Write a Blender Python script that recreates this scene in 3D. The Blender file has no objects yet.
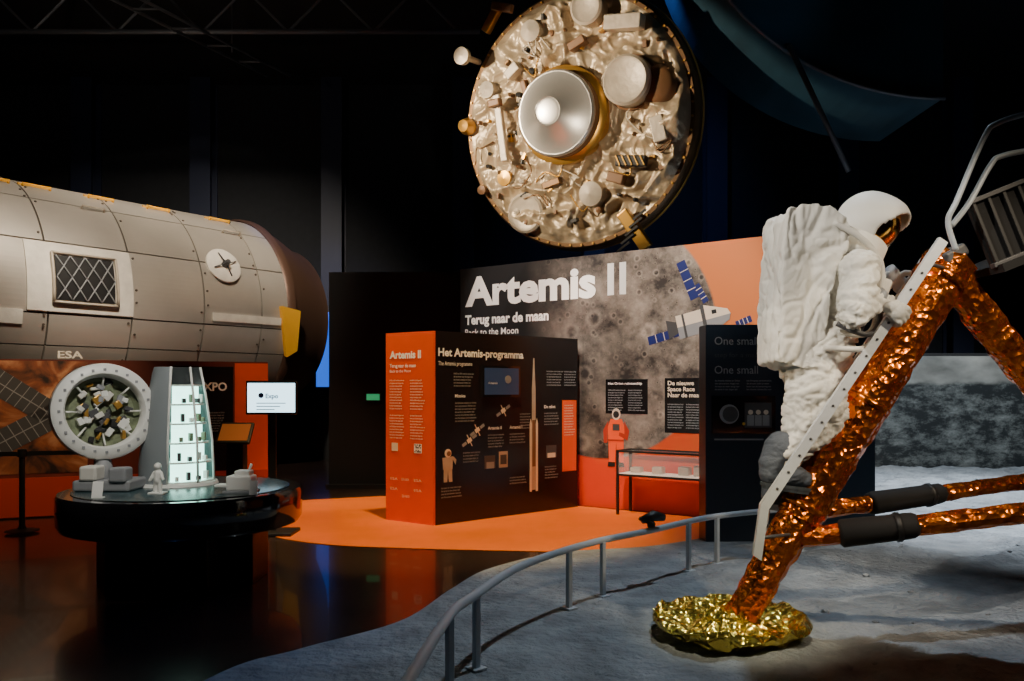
import bpy, bmesh, math, random
from mathutils import Vector, Matrix, noise
random.seed(7)
V = Vector
SC = bpy.context.scene
COL = SC.collection
UP = V((0, 0, 1))

# ------------------------------------------------------------------ materials
def mat(name, color, rough=0.6, metal=0.0, emis=None, es=0.0, var=0.0, vscale=6.0,
        bump=0.0, bscale=20.0, bdist=0.02, coat=0.0, kind='noise'):
    m = bpy.data.materials.new(name); m.use_nodes = True
    nt = m.node_tree; b = nt.nodes['Principled BSDF']
    b.inputs['Base Color'].default_value = (*color, 1)
    b.inputs['Roughness'].default_value = rough
    b.inputs['Metallic'].default_value = metal
    b.inputs['Coat Weight'].default_value = coat
    if emis is not None:
        b.inputs['Emission Color'].default_value = (*emis, 1)
        b.inputs['Emission Strength'].default_value = es
    tc = nt.nodes.new('ShaderNodeTexCoord')
    if var > 0:
        n = nt.nodes.new('ShaderNodeTexNoise'); n.inputs['Scale'].default_value = vscale
        n.inputs['Detail'].default_value = 6
        nt.links.new(tc.outputs['Object'], n.inputs['Vector'])
        r = nt.nodes.new('ShaderNodeValToRGB')
        r.color_ramp.elements[0].position = 0.3; r.color_ramp.elements[1].position = 0.7
        r.color_ramp.elements[0].color = (*[c * (1 - var) for c in color], 1)
        r.color_ramp.elements[1].color = (*[min(1, c * (1 + var)) for c in color], 1)
        nt.links.new(n.outputs['Fac'], r.inputs['Fac'])
        nt.links.new(r.outputs['Color'], b.inputs['Base Color'])
    if bump > 0:
        if kind == 'voronoi':
            n = nt.nodes.new('ShaderNodeTexVoronoi'); n.inputs['Scale'].default_value = bscale
            n.feature = 'F1'
            o = n.outputs['Distance']
        else:
            n = nt.nodes.new('ShaderNodeTexNoise'); n.inputs['Scale'].default_value = bscale
            n.inputs['Detail'].default_value = 8; o = n.outputs['Fac']
        nt.links.new(tc.outputs['Object'], n.inputs['Vector'])
        bp = nt.nodes.new('ShaderNodeBump'); bp.inputs['Strength'].default_value = bump
        bp.inputs['Distance'].default_value = bdist
        nt.links.new(o, bp.inputs['Height']); nt.links.new(bp.outputs['Normal'], b.inputs['Normal'])
    return m

M = {}
M['floor'] = mat('polished_dark_floor', (.034, .02, .015), .24, var=.35, vscale=.8, bump=.05, bscale=3, coat=.25)
M['orange_floor'] = mat('orange_vinyl', (.82, .17, .002), .5, var=.05, vscale=2)
M['lunar'] = mat('lunar_regolith', (.3, .325, .35), .95, var=.3, vscale=3.2, bump=.9, bscale=16, bdist=.07)
M['wall'] = mat('black_wall', (.009, .011, .016), .8, var=.2)
M['partition'] = mat('black_partition', (.005, .005, .006), .8)
M['navycol'] = mat('navy_steel', (.012, .018, .045), .5)
M['ceil'] = mat('black_ceiling', (.008, .008, .01), .9)
M['beam'] = mat('ceiling_steel', (.10, .105, .12), .5, .3)
M['black'] = mat('matte_black', (.012, .012, .013), .5)
M['mblack'] = mat('dull_black', (.006, .006, .007), .85)
M['gblack'] = mat('gloss_black', (.012, .012, .014), .12, coat=.5)
M['blackpanel'] = mat('black_print', (.012, .010, .011), .25)
M['orangep'] = mat('orange_print', (.78, .085, .008), .5, var=.06, vscale=1.2)
M['redp'] = mat('red_print', (.5, .04, .01), .5)
M['brownp'] = mat('brown_print', (.13, .022, .012), .5, var=.4, vscale=1.5)
M['navy'] = mat('navy_print', (.009, .02, .036), .4)
M['white'] = mat('white_print', (.95, .95, .93), .6)
M['cream'] = mat('cream_print', (.8, .68, .55), .6)
M['grey'] = mat('grey_print', (.28, .29, .31), .6)
M['dgrey'] = mat('dark_grey', (.06, .06, .065), .5)
M['bluep'] = mat('solar_blue_print', (.015, .025, .16), .4)
M['steel'] = mat('painted_grey_rail', (.5, .56, .62), .4, .1)
M['alu'] = mat('aluminium_ladder', (.66, .69, .72), .42, .2, bump=.1, bscale=30)
M['suit'] = mat('suit_fabric', (.78, .76, .70), .88, var=.05, vscale=9, bump=.3, bscale=26, bdist=.012)
M['pack'] = mat('backpack_fabric', (.80, .78, .72), .88, var=.05, vscale=5, bump=.3, bscale=16, bdist=.015)
M['glove'] = mat('glove_fabric', (.6, .59, .55), .8, bump=.3, bscale=60)
M['boot'] = mat('boot_fabric', (.085, .10, .125), .8, var=.2, bump=.3, bscale=40)
M['sole'] = mat('boot_sole', (.045, .055, .065), .7)
M['helmet'] = mat('helmet_shell', (.78, .76, .71), .6, bump=.15, bscale=12, bdist=.015)
M['visor'] = mat('gold_visor', (.8, .42, .08), .16, 1.0)
M['foil'] = mat('orange_kapton_foil', (1.0, .20, .012), .24, .92, var=.35, vscale=9, bump=.55, bscale=22, bdist=.03, kind='voronoi')
M['goldfoil'] = mat('gold_foil', (1.0, .70, .14), .24, .95, var=.2, bump=.7, bscale=20, bdist=.03, kind='voronoi')
M['blanket'] = mat('beige_thermal_blanket', (.47, .37, .25), .38, .35, var=.25, vscale=2.5, bump=.5, bscale=9, bdist=.04)
M['bronze'] = mat('bronze_rim', (.16, .085, .035), .4, .5, var=.2)
M['gold'] = mat('gold_paint', (.62, .34, .07), .34, .7)
M['silver'] = mat('silver_cone', (.70, .68, .65), .33, .8)
M['offwhite'] = mat('offwhite_equipment', (.52, .45, .36), .45, .2, var=.12, bump=.3, bscale=8, bdist=.03)
M['whitem'] = mat('white_equipment', (.7, .68, .63), .6)
M['brown'] = mat('brown_equipment', (.2, .10, .045), .5, .1)
M['modA'] = mat('module_panel_silver', (.52, .475, .42), .4, .4, var=.07, vscale=1.5, bump=.05, bscale=4)
M['modB'] = mat('module_panel_grey', (.47, .425, .37), .43, .4, var=.07, vscale=1.5)
M['modD'] = mat('module_seam', (.1, .075, .055), .6)
M['modW'] = mat('module_white_cloth', (.76, .71, .63), .8, var=.1, bump=.3, bscale=8)
M['endc'] = mat('module_endcone_brown', (.11, .06, .04), .45, .4)
M['yellow'] = mat('yellow_paint', (.85, .42, .02), .5)
M['capw'] = mat('capsule_white', (.8, .8, .77), .4)
M['capgreen'] = mat('capsule_interior_green', (.17, .2, .12), .5, var=.4, vscale=14)
M['towerg'] = mat('tower_grey', (.24, .27, .29), .4)
M['lit'] = mat('lit_cabin', (.5, .8, .68), .5, emis=(.45, .95, .78), es=4.2, var=.5, vscale=14)
M['screen'] = mat('bright_screen', (.5, .6, .7), .3, emis=(.55, .85, 1.0), es=3.2)
M['screend'] = mat('dim_screen', (.02, .03, .05), .2, emis=(.05, .08, .14), es=.25)
M['scrorange'] = mat('orange_screen', (.2, .05, .015), .3, emis=(1, .3, .06), es=.15)
M['exit'] = mat('exit_green', (.02, .3, .1), .4, emis=(.1, .9, .35), es=.3)
M['blueled'] = mat('blue_led', (.02, .1, .6), .4, emis=(.02, .16, 1), es=1.0)
M['canopy'] = mat('teal_canopy', (.012, .045, .07), .6, var=.4, vscale=.8)
M['astror'] = mat('printed_orange_suit', (.95, .09, .01), .6)
M['astrod'] = mat('printed_suit_shade', (.45, .03, .008), .6)
M['caselit'] = mat('lit_case_floor', (.6, .5, .42), .5, emis=(1, .75, .55), es=.6)
def glass(name):
    m = bpy.data.materials.new(name); m.use_nodes = True
    nt = m.node_tree; b = nt.nodes['Principled BSDF']
    b.inputs['Base Color'].default_value = (.9, .95, 1, 1); b.inputs['Roughness'].default_value = .05
    b.inputs['Alpha'].default_value = .12
    return m
M['glass'] = glass('case_glass')

# ------------------------------------------------------------------ helpers
GL = {}
def grp(name, loc=(0, 0, 0)):
    e = bpy.data.objects.new(name, None); e.location = loc; e.empty_display_size = .2
    COL.objects.link(e); GL[e.name] = Matrix.Translation(V(loc)); return e
def par(o, e):
    if e is not None:
        o.parent = e; o.matrix_parent_inverse = GL[e.name].inverted()
    return o
def mk(name, verts, faces, m, e=None, smooth=False, mw=None):
    me = bpy.data.meshes.new(name); me.from_pydata([tuple(v) for v in verts], [], faces); me.update()
    bm = bmesh.new(); bm.from_mesh(me); bmesh.ops.recalc_face_normals(bm, faces=bm.faces); bm.to_mesh(me); bm.free()
    if smooth:
        me.polygons.foreach_set('use_smooth', [True] * len(me.polygons))
    if isinstance(m, str): m = M[m]
    me.materials.append(m)
    o = bpy.data.objects.new(name, me); COL.objects.link(o)
    if mw is not None: o.matrix_world = mw
    par(o, e); return o
def box(name, c, s, m, e=None, rot=None, bevel=0.0, mw=None):
    bm = bmesh.new(); bmesh.ops.create_cube(bm, size=1)
    bmesh.ops.scale(bm, vec=V(s), verts=bm.verts)
    if bevel > 0:
        bmesh.ops.bevel(bm, geom=bm.edges[:], offset=bevel, segments=3, affect='EDGES', profile=.5)
    if rot is not None: bmesh.ops.transform(bm, matrix=rot.to_4x4(), verts=bm.verts)
    bmesh.ops.translate(bm, vec=V(c), verts=bm.verts)
    me = bpy.data.meshes.new(name); bm.to_mesh(me); bm.free()
    me.materials.append(M[m] if isinstance(m, str) else m)
    o = bpy.data.objects.new(name, me); COL.objects.link(o)
    if mw is not None: o.matrix_world = mw
    par(o, e); return o
def tubegeo(pts, rad, seg=12, jit=0.0, caps=True, flat=1.0):
    pts = [V(p) for p in pts]; n = len(pts)
    if not hasattr(rad, '__len__'): rad = [rad] * n
    vs = []; fs = []
    t0 = (pts[1] - pts[0]).normalized()
    ref = UP if abs(t0.z) < .9 else V((1, 0, 0))
    a = t0.cross(ref).normalized()
    for i in range(n):
        if i == 0: t = pts[1] - pts[0]
        elif i == n - 1: t = pts[-1] - pts[-2]
        else: t = (pts[i + 1] - pts[i]).normalized() + (pts[i] - pts[i - 1]).normalized()
        t.normalize(); a = (a - t * a.dot(t)).normalized(); b = t.cross(a)
        for j in range(seg):
            th = 2 * math.pi * j / seg
            r = rad[i] * (1 + (random.uniform(-jit, jit) if jit else 0))
            p = pts[i] + a * math.cos(th) * r + b * math.sin(th) * r * flat
            if jit: p += t * random.uniform(-jit, jit) * rad[i] * 1.6
            vs.append(p)
    for i in range(n - 1):
        for j in range(seg):
            k = (j + 1) % seg
            fs.append((i * seg + j, i * seg + k, (i + 1) * seg + k, (i + 1) * seg + j))
    if caps:
        fs.append(tuple(range(seg))[::-1]); fs.append(tuple(range((n - 1) * seg, n * seg)))
    return vs, fs
def tube(name, pts, rad, m, e=None, seg=12, jit=0.0, smooth=True, flat=1.0, mw=None):
    vs, fs = tubegeo(pts, rad, seg, jit, flat=flat)
    return mk(name, vs, fs, m, e, smooth, mw)
def crumple(name, p0, p1, r0, r1, m, e, n=26, seg=14, jit=.13):
    p0 = V(p0); p1 = V(p1)
    pts = [p0.lerp(p1, i / n) for i in range(n + 1)]
    rad = [r0 + (r1 - r0) * i / n for i in range(n + 1)]
    vs, fs = tubegeo(pts, rad, seg, jit)
    tri = []
    for f in fs:
        if len(f) == 4:
            if random.random() < .5: tri += [(f[0], f[1], f[2]), (f[0], f[2], f[3])]
            else: tri += [(f[0], f[1], f[3]), (f[1], f[2], f[3])]
        else: tri.append(f)
    return mk(name, vs, tri, m, e, False)
def lathe(name, prof, m, e=None, seg=48, mw=None, smooth=True, a0=0, a1=360):
    vs = []; fs = []; full = (a1 - a0) >= 360
    ns = seg if full else seg + 1
    for (r, z) in prof:
        for j in range(ns):
            th = math.radians(a0 + (a1 - a0) * j / seg); vs.append((max(r, 1e-4) * math.cos(th), max(r, 1e-4) * math.sin(th), z))
    for i in range(len(prof) - 1):
        for j in range(seg):
            k = (j + 1) % ns if full else j + 1
            fs.append((i * ns + j, i * ns + k, (i + 1) * ns + k, (i + 1) * ns + j))
    o = mk(name, vs, fs, m, e, smooth, mw)
    if smooth:
        md = o.modifiers.new('es', 'EDGE_SPLIT'); md.split_angle = math.radians(40)
    return o
def axm(c, n, xref=None):
    n = V(n).normalized(); x = (xref or UP).cross(n)
    if x.length < .01: x = V((1, 0, 0))
    x.normalize(); y = n.cross(x)
    m = Matrix((x, y, n)).transposed().to_4x4(); m.translation = V(c); return m
def catmull(P, k=8):
    P = [V(p) for p in P]; out = []
    for i in range(len(P) - 1):
        a = P[max(i - 1, 0)]; b = P[i]; c = P[i + 1]; d = P[min(i + 2, len(P) - 1)]
        for s in range(k):
            t = s / k
            out.append(.5 * ((2 * b) + (c - a) * t + (2 * a - 5 * b + 4 * c - d) * t * t + (-a + 3 * b - 3 * c + d) * t ** 3))
    out.append(P[-1]); return out
def bake(o):
    dg = bpy.context.evaluated_depsgraph_get(); dg.update()
    me = bpy.data.meshes.new_from_object(o.evaluated_get(dg))
    o.modifiers.clear(); o.data = me; return o
def folds(o, puff, crease, sc, sq=(1, 1, 1), width=4.5):
    """cloth: soft puffs with narrow valley creases"""
    me = o.data; nn = [v.normal.copy() for v in me.vertices]
    for v, n in zip(me.vertices, nn):
        p = V((v.co.x * sc * sq[0], v.co.y * sc * sq[1], v.co.z * sc * sq[2]))
        w = noise.noise(p * .6 + V((7, 3, 1))) * .7
        q = p + V((w, -w, w))
        c = max(0, 1 - abs(noise.noise(q)) * width)
        d = max(0, 1 - abs(noise.noise(q * 1.9 + V((5, 5, 5)))) * width * 1.1)
        v.co += n * (puff * noise.noise(p * .7 + V((1, 2, 3))) - crease * c - crease * .5 * d)
    me.update()
def sdfbody(name, segs, ells, m, e, vox=.014, sm=6, keep=None):
    """union of tapered limbs + ellipsoids remeshed into ONE continuous surface"""
    vs = []; fs = []
    def add(v, f):
        b = len(vs); vs.extend(v); fs.extend([tuple(i + b for i in q) for q in f])
    def sph(c, r, rot=None):
        bm = bmesh.new(); bmesh.ops.create_uvsphere(bm, u_segments=20, v_segments=14, radius=1)
        bmesh.ops.scale(bm, vec=V(r), verts=bm.verts)
        if rot is not None: bmesh.ops.transform(bm, matrix=rot.to_4x4(), verts=bm.verts)
        bmesh.ops.translate(bm, vec=V(c), verts=bm.verts)
        bm.verts.index_update()
        add([v.co.copy() for v in bm.verts], [tuple(v.index for v in f.verts) for f in bm.faces]); bm.free()
    for (p0, r0, p1, r1) in segs:
        v, f = tubegeo([p0, p1], [r0, r1], 18); add(v, f)
        sph(p0, (r0,) * 3); sph(p1, (r1,) * 3)
    for el in ells: sph(*el)
    o = mk(name, vs, fs, m, e, True)
    r = o.modifiers.new('rm', 'REMESH'); r.mode = 'VOXEL'; r.voxel_size = vox
    s = o.modifiers.new('sm', 'SMOOTH'); s.iterations = sm; s.factor = .5
    bake(o)
    o.data.polygons.foreach_set('use_smooth', [True] * len(o.data.polygons))
    if not o.data.materials: o.data.materials.append(M[m])
    return o
def frame(o, d):
    d = V((d[0], d[1], 0)).normalized(); n = d.cross(UP)
    m = Matrix((d, UP, n)).transposed().to_4x4(); m.translation = V((o[0], o[1], 0)); return m
def rect(name, F, u0, u1, z0, z1, m, e, off=.003, th=.004):
    return box(name, ((u0 + u1) / 2, (z0 + z1) / 2, off - th / 2), (abs(u1 - u0), abs(z1 - z0), th), m, e, mw=F.copy())
def plate(name, F, pts, m, e, off=.004):
    n = len(pts)
    vs = [(p[0], p[1], off) for p in pts] + [(p[0], p[1], off - .004) for p in pts]
    fs = [tuple(range(n)), tuple(range(n, 2 * n))[::-1]] + [(i, i + n, (i + 1) % n + n, (i + 1) % n) for i in range(n)]
    return mk(name, vs, fs, m, e, False, F.copy())
def disc2(name, F, c, r, m, e, off=.004, n=28):
    return plate(name, F, [(c[0] + r * math.cos(2 * math.pi * i / n), c[1] + r * math.sin(2 * math.pi * i / n)) for i in range(n)], m, e, off)
TC = [0]
def text(body, F, u, z, h, m, e, w=None, bold=0.0, off=.008, sp=1.0, name=None):
    TC[0] += 1
    cu = bpy.data.curves.new('txt', 'FONT'); cu.body = body; cu.size = h / .72; cu.offset = bold; cu.space_line = sp
    cu.resolution_u = 3
    o = bpy.data.objects.new('txt', cu); COL.objects.link(o)
    dg = bpy.context.evaluated_depsgraph_get(); dg.update()
    me = bpy.data.meshes.new_from_object(o.evaluated_get(dg))
    bpy.data.objects.remove(o)
    if len(me.vertices):
        x0 = min(v.co.x for v in me.vertices); x1 = max(v.co.x for v in me.vertices)
        s = (w / (x1 - x0)) if w else 1
        for v in me.vertices: v.co.x = (v.co.x - x0) * s; v.co.x += u; v.co.y += z; v.co.z = off
    me.materials.clear(); me.materials.append(M[m])
    o = bpy.data.objects.new(name or ('lettering_%d' % TC[0]), me); COL.objects.link(o); o.matrix_world = F.copy(); par(o, e)
    return o
LOR = ("NASA en ESA werken samen aan|de terugkeer naar de maan met|de Artemis missies en Orion|vier astronauten vliegen om|de maan en weer terug naar|de aarde in tien dagen tijd|met de krachtigste raket en|een Europese servicemodule|die stroom lucht en water|levert aan de bemanning van|het nieuwe ruimteschip voor|reizen in de diepe ruimte").split('|')
def para(F, u, z, w, lines, m, e, lh=.03, st=0, off=.012):
    b = '\n'.join(LOR[(st + i) % len(LOR)] for i in range(lines))
    text(b, F, u, z - lh * .7, lh * .55, m, e, w=w, sp=lh / (lh * .55 / .72), off=off, bold=.0006)

# ------------------------------------------------------------------ room
def slab(name, x0, x1, y0, y1, z0, z1, m):
    return box(name, ((x0 + x1) / 2, (y0 + y1) / 2, (z0 + z1) / 2), (x1 - x0, y1 - y0, z1 - z0), m)
slab('floor', -14, 14, -3, 20, -.2, 0, 'floor')
slab('ceiling', -14, 14, -3, 20, 9.2, 9.4, 'ceil')
slab('wall_back', -14, 14, 20, 20.2, 0, 9.2, 'wall')
slab('wall_left', -14.2, -14, -3, 20, 0, 9.2, 'wall')
slab('wall_right', 14, 14.2, -3, 20, 0, 9.2, 'wall')
slab('wall_front', -14, 14, -3.2, -3, 0, 9.2, 'wall')
for i, x in enumerate([-10.5, -7.6, -4.4, -1.2, 2.0, 5.0, 8.2, 11]):
    e = grp('steel_column', (x, 19.6, 0))
    box('web', (x, 19.75, 4.6), (.12, .45, 9.2), 'navycol', e)
    box('flange_front', (x, 19.5, 4.6), (.5, .05, 9.2), 'navycol', e)
    box('flange_back', (x, 19.97, 4.6), (.5, .05, 9.2), 'navycol', e)
for i, y in enumerate([8.5, 11.8, 15.0]):
    e = grp('ceiling_truss', (-6, y, 8.5))
    x0, x1 = -13.8, -.6
    tube('chord_upper', [(x0, y, 9.1), (x1, y, 9.1)], .05, 'beam', e, 8)
    tube('chord_lower', [(x0, y, 8.3), (x1, y, 8.3)], .05, 'beam', e, 8)
    vs = []; fs = []
    x = x0
    while x < x1 - 1.5:
        for a, b in (((x, y, 8.3), (x + .8, y, 9.1)), ((x + .8, y, 9.1), (x + 1.6, y, 8.3))):
            v, f = tubegeo([a, b], .025, 6); bb = len(vs); vs += v; fs += [tuple(i + bb for i in q) for q in f]
        x += 1.6
    mk('diagonals', vs, fs, 'beam', e)
e = grp('ceiling_cable_tray', (-7, 11, 8.2))
for dx in (0, .5): tube('tray_side', [(-11 + dx, 5, 8.25), (-5.2 + dx, 17, 8.25)], .03, 'beam', e, 6)
for i in range(16):
    t = i / 16; tube('tray_rung', [(-11 + 5.8 * t, 5 + 12 * t, 8.25), (-10.5 + 5.8 * t, 5 + 12 * t, 8.25)], .02, 'beam', e, 6)
for t in (0.1, .5, .9): tube('tray_hanger', [(-10.75 + 5.8 * t, 5 + 12 * t, 8.25), (-10.75 + 5.8 * t, 5 + 12 * t, 9.19)], .012, 'beam', e, 6)

# orange floor
fr = [(-3.2, 11.4, 0), (-3.15, 10.4, 0), (-2.95, 9.4, 0), (-2.56, 8.65, 0), (-1.87, 8.2, 0), (-1.13, 8.03, 0), (-.12, 7.9, 0), (.6, 7.86, 0), (1.4, 8.1, 0), (2.28, 8.77, 0), (2.7, 9.5, 0)]
c = catmull(fr, 6)
poly = [(p.x, p.y) for p in c] + [(2.35, 9.9), (-.8, 12.1), (-2, 11.9)]
n = len(poly)
mk('orange_floor_carpet', [(x, y, .006) for x, y in poly] + [(x, y, .0) for x, y in poly],
   [tuple(range(n)), tuple(range(n, 2 * n))] + [(i, (i + 1) % n, (i + 1) % n + n, i + n) for i in range(n)], 'orange_floor')

# lunar surface
edge = [(-2.3, 0), (-2.1, 2.5), (-1.68, 4.38), (-1.30, 4.9), (-.77, 5.49), (-.49, 6.37), (-.2, 7.1), (.47, 7.8), (1.4, 8.1), (2.28, 8.75), (3.0, 9.4), (3.9, 10.2), (4.2, 12), (4.4, 14.9)]
ec = catmull([(x, y, 0) for x, y in edge], 8)
def xb(y):
    for a, b in zip(ec, ec[1:]):
        if a.y <= y <= b.y + 1e-6 and b.y > a.y: return a.x + (b.x - a.x) * (y - a.y) / (b.y - a.y)
    return ec[-1].x
ys = [14.9 * (i / 240) for i in range(241)]; NX = 260
vs = []; fs = []
craters = [(3.6, 6.4, .45), (4.4, 8.2, .7), (2.3, 4.2, .3), (6.2, 10.8, .9), (3.1, 3.4, .5), (5.6, 7, .5)]
rr = random.Random(5)
for i in range(80): craters.append((rr.uniform(1.6, 9), rr.uniform(3.2, 14), rr.uniform(.08, .26)))
def hz(x, y):
    de = x - xb(y)
    z = .012 + min(de, 1.2) * .01
    k = min(1, max(0, (de - .9) / 1.2))
    z += k * (.045 * noise.noise(V((x * .8, y * .8, 1))) + .04 * noise.noise(V((x * 2.3, y * 2.3, 4))) + .025 * noise.noise(V((x * 6, y * 6, 9))) + .016 * noise.noise(V((x * 14, y * 14, 2))))
    z += max(0, (y - 9) / 6) * .12 * k
    if k > 0:
        for (cx, cy, cr) in craters:
            dx = x - cx; dy = y - cy
            if abs(dx) > cr * 1.6 or abs(dy) > cr * 1.6: continue
            q = math.hypot(dx, dy) / cr
            if q < 1.6: z += k * cr * .12 * (math.exp(-((q - 1) / .25) ** 2) * .5 - max(0, 1 - q * q) * .7)
    return max(z, .008)
for y in ys:
    x0 = xb(y)
    for j in range(NX + 1):
        s = j / NX; x = x0 + (13.9 - x0) * (s ** 1.35)
        vs.append((x, y, 0 if j == 0 else hz(x, y)))
for i in range(len(ys) - 1):
    for j in range(NX):
        a = i * (NX + 1) + j; fs.append((a, a + 1, a + NX + 2, a + NX + 1))
mk('lunar_ground', vs, fs, 'lunar', None, True)
vs = []; fs = []
for i in range(260):
    x = random.uniform(1.6, 9); y = random.uniform(3.5, 14); s = random.uniform(.008, .035)
    if x < xb(y) + 1.3: continue
    bm = bmesh.new(); bmesh.ops.create_icosphere(bm, subdivisions=1, radius=s)
    b = len(vs); zz = hz(x, y)
    for v in bm.verts: vs.append((x + v.co.x * random.uniform(.7, 1.3), y + v.co.y * random.uniform(.7, 1.3), zz + v.co.z * .6))
    bm.verts.index_update()
    fs += [tuple(v.index + b for v in f.verts) for f in bm.faces]; bm.free()
mk('moon_rocks', vs, fs, 'lunar')

# ------------------------------------------------------------------ lunar panorama mural
def mural_mat():
    m = bpy.data.materials.new('lunar_panorama_print'); m.use_nodes = True; nt = m.node_tree; N = nt.nodes; L = nt.links
    b = N['Principled BSDF']; b.inputs['Roughness'].default_value = .7
    tc = N.new('ShaderNodeTexCoord'); sep = N.new('ShaderNodeSeparateXYZ'); L.new(tc.outputs['Object'], sep.inputs[0])
    mp = N.new('ShaderNodeMapping'); mp.inputs['Scale'].default_value = (1.0, 1.7, 1); L.new(tc.outputs['Object'], mp.inputs[0])
    n1 = N.new('ShaderNodeTexNoise'); n1.inputs['Scale'].default_value = 3.2; n1.inputs['Detail'].default_value = 14; n1.inputs['Roughness'].default_value = .8
    L.new(mp.outputs[0], n1.inputs['Vector'])
    nl = N.new('ShaderNodeTexNoise'); nl.inputs['Scale'].default_value = .9; L.new(mp.outputs[0], nl.inputs['Vector'])
    av = N.new('ShaderNodeMath'); av.operation = 'MULTIPLY_ADD'; L.new(nl.outputs['Fac'], av.inputs[0]); av.inputs[1].default_value = .5; L.new(n1.outputs['Fac'], av.inputs[2])
    r1 = N.new('ShaderNodeValToRGB'); r1.color_ramp.elements[0].position = .7; r1.color_ramp.elements[1].position = .95
    r1.color_ramp.elements[0].color = (.007, .011, .013, 1); r1.color_ramp.elements[1].color = (.24, .26, .25, 1)
    L.new(av.outputs[0], r1.inputs[0])
    n2 = N.new('ShaderNodeTexNoise'); n2.inputs['Scale'].default_value = 1.4; n2.inputs['Detail'].default_value = 8
    L.new(mp.outputs[0], n2.inputs['Vector'])
    r2 = N.new('ShaderNodeValToRGB'); r2.color_ramp.elements[0].position = .3; r2.color_ramp.elements[1].position = .7
    r2.color_ramp.elements[0].color = (.10, .10, .09, 1); r2.color_ramp.elements[1].color = (.36, .36, .33, 1)
    L.new(n2.outputs['Fac'], r2.inputs[0])
    ad = N.new('ShaderNodeMath'); ad.operation = 'MULTIPLY_ADD'; L.new(n2.outputs['Fac'], ad.inputs[0]); ad.inputs[1].default_value = .35; L.new(sep.outputs['Y'], ad.inputs[2])
    mr = N.new('ShaderNodeMapRange'); mr.inputs['From Min'].default_value = 1.84; mr.inputs['From Max'].default_value = 1.92; L.new(ad.outputs[0], mr.inputs[0])
    mx = N.new('ShaderNodeMixRGB'); L.new(mr.outputs[0], mx.inputs[0]); L.new(r1.outputs[0], mx.inputs[1]); L.new(r2.outputs[0], mx.inputs[2])
    L.new(mx.outputs[0], b.inputs['Base Color'])
    return m
FM = frame((4.6, 14.95), (1, 0))
e = grp('moon_landscape_mural', (9, 15, 0))
rect('printed_panel', FM, 0, 9.2, 0, 2.22, mural_mat(), e, off=0, th=.08)
rect('frame_top', FM, 0, 9.2, 2.22, 2.27, 'black', e, off=.01, th=.1)

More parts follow.
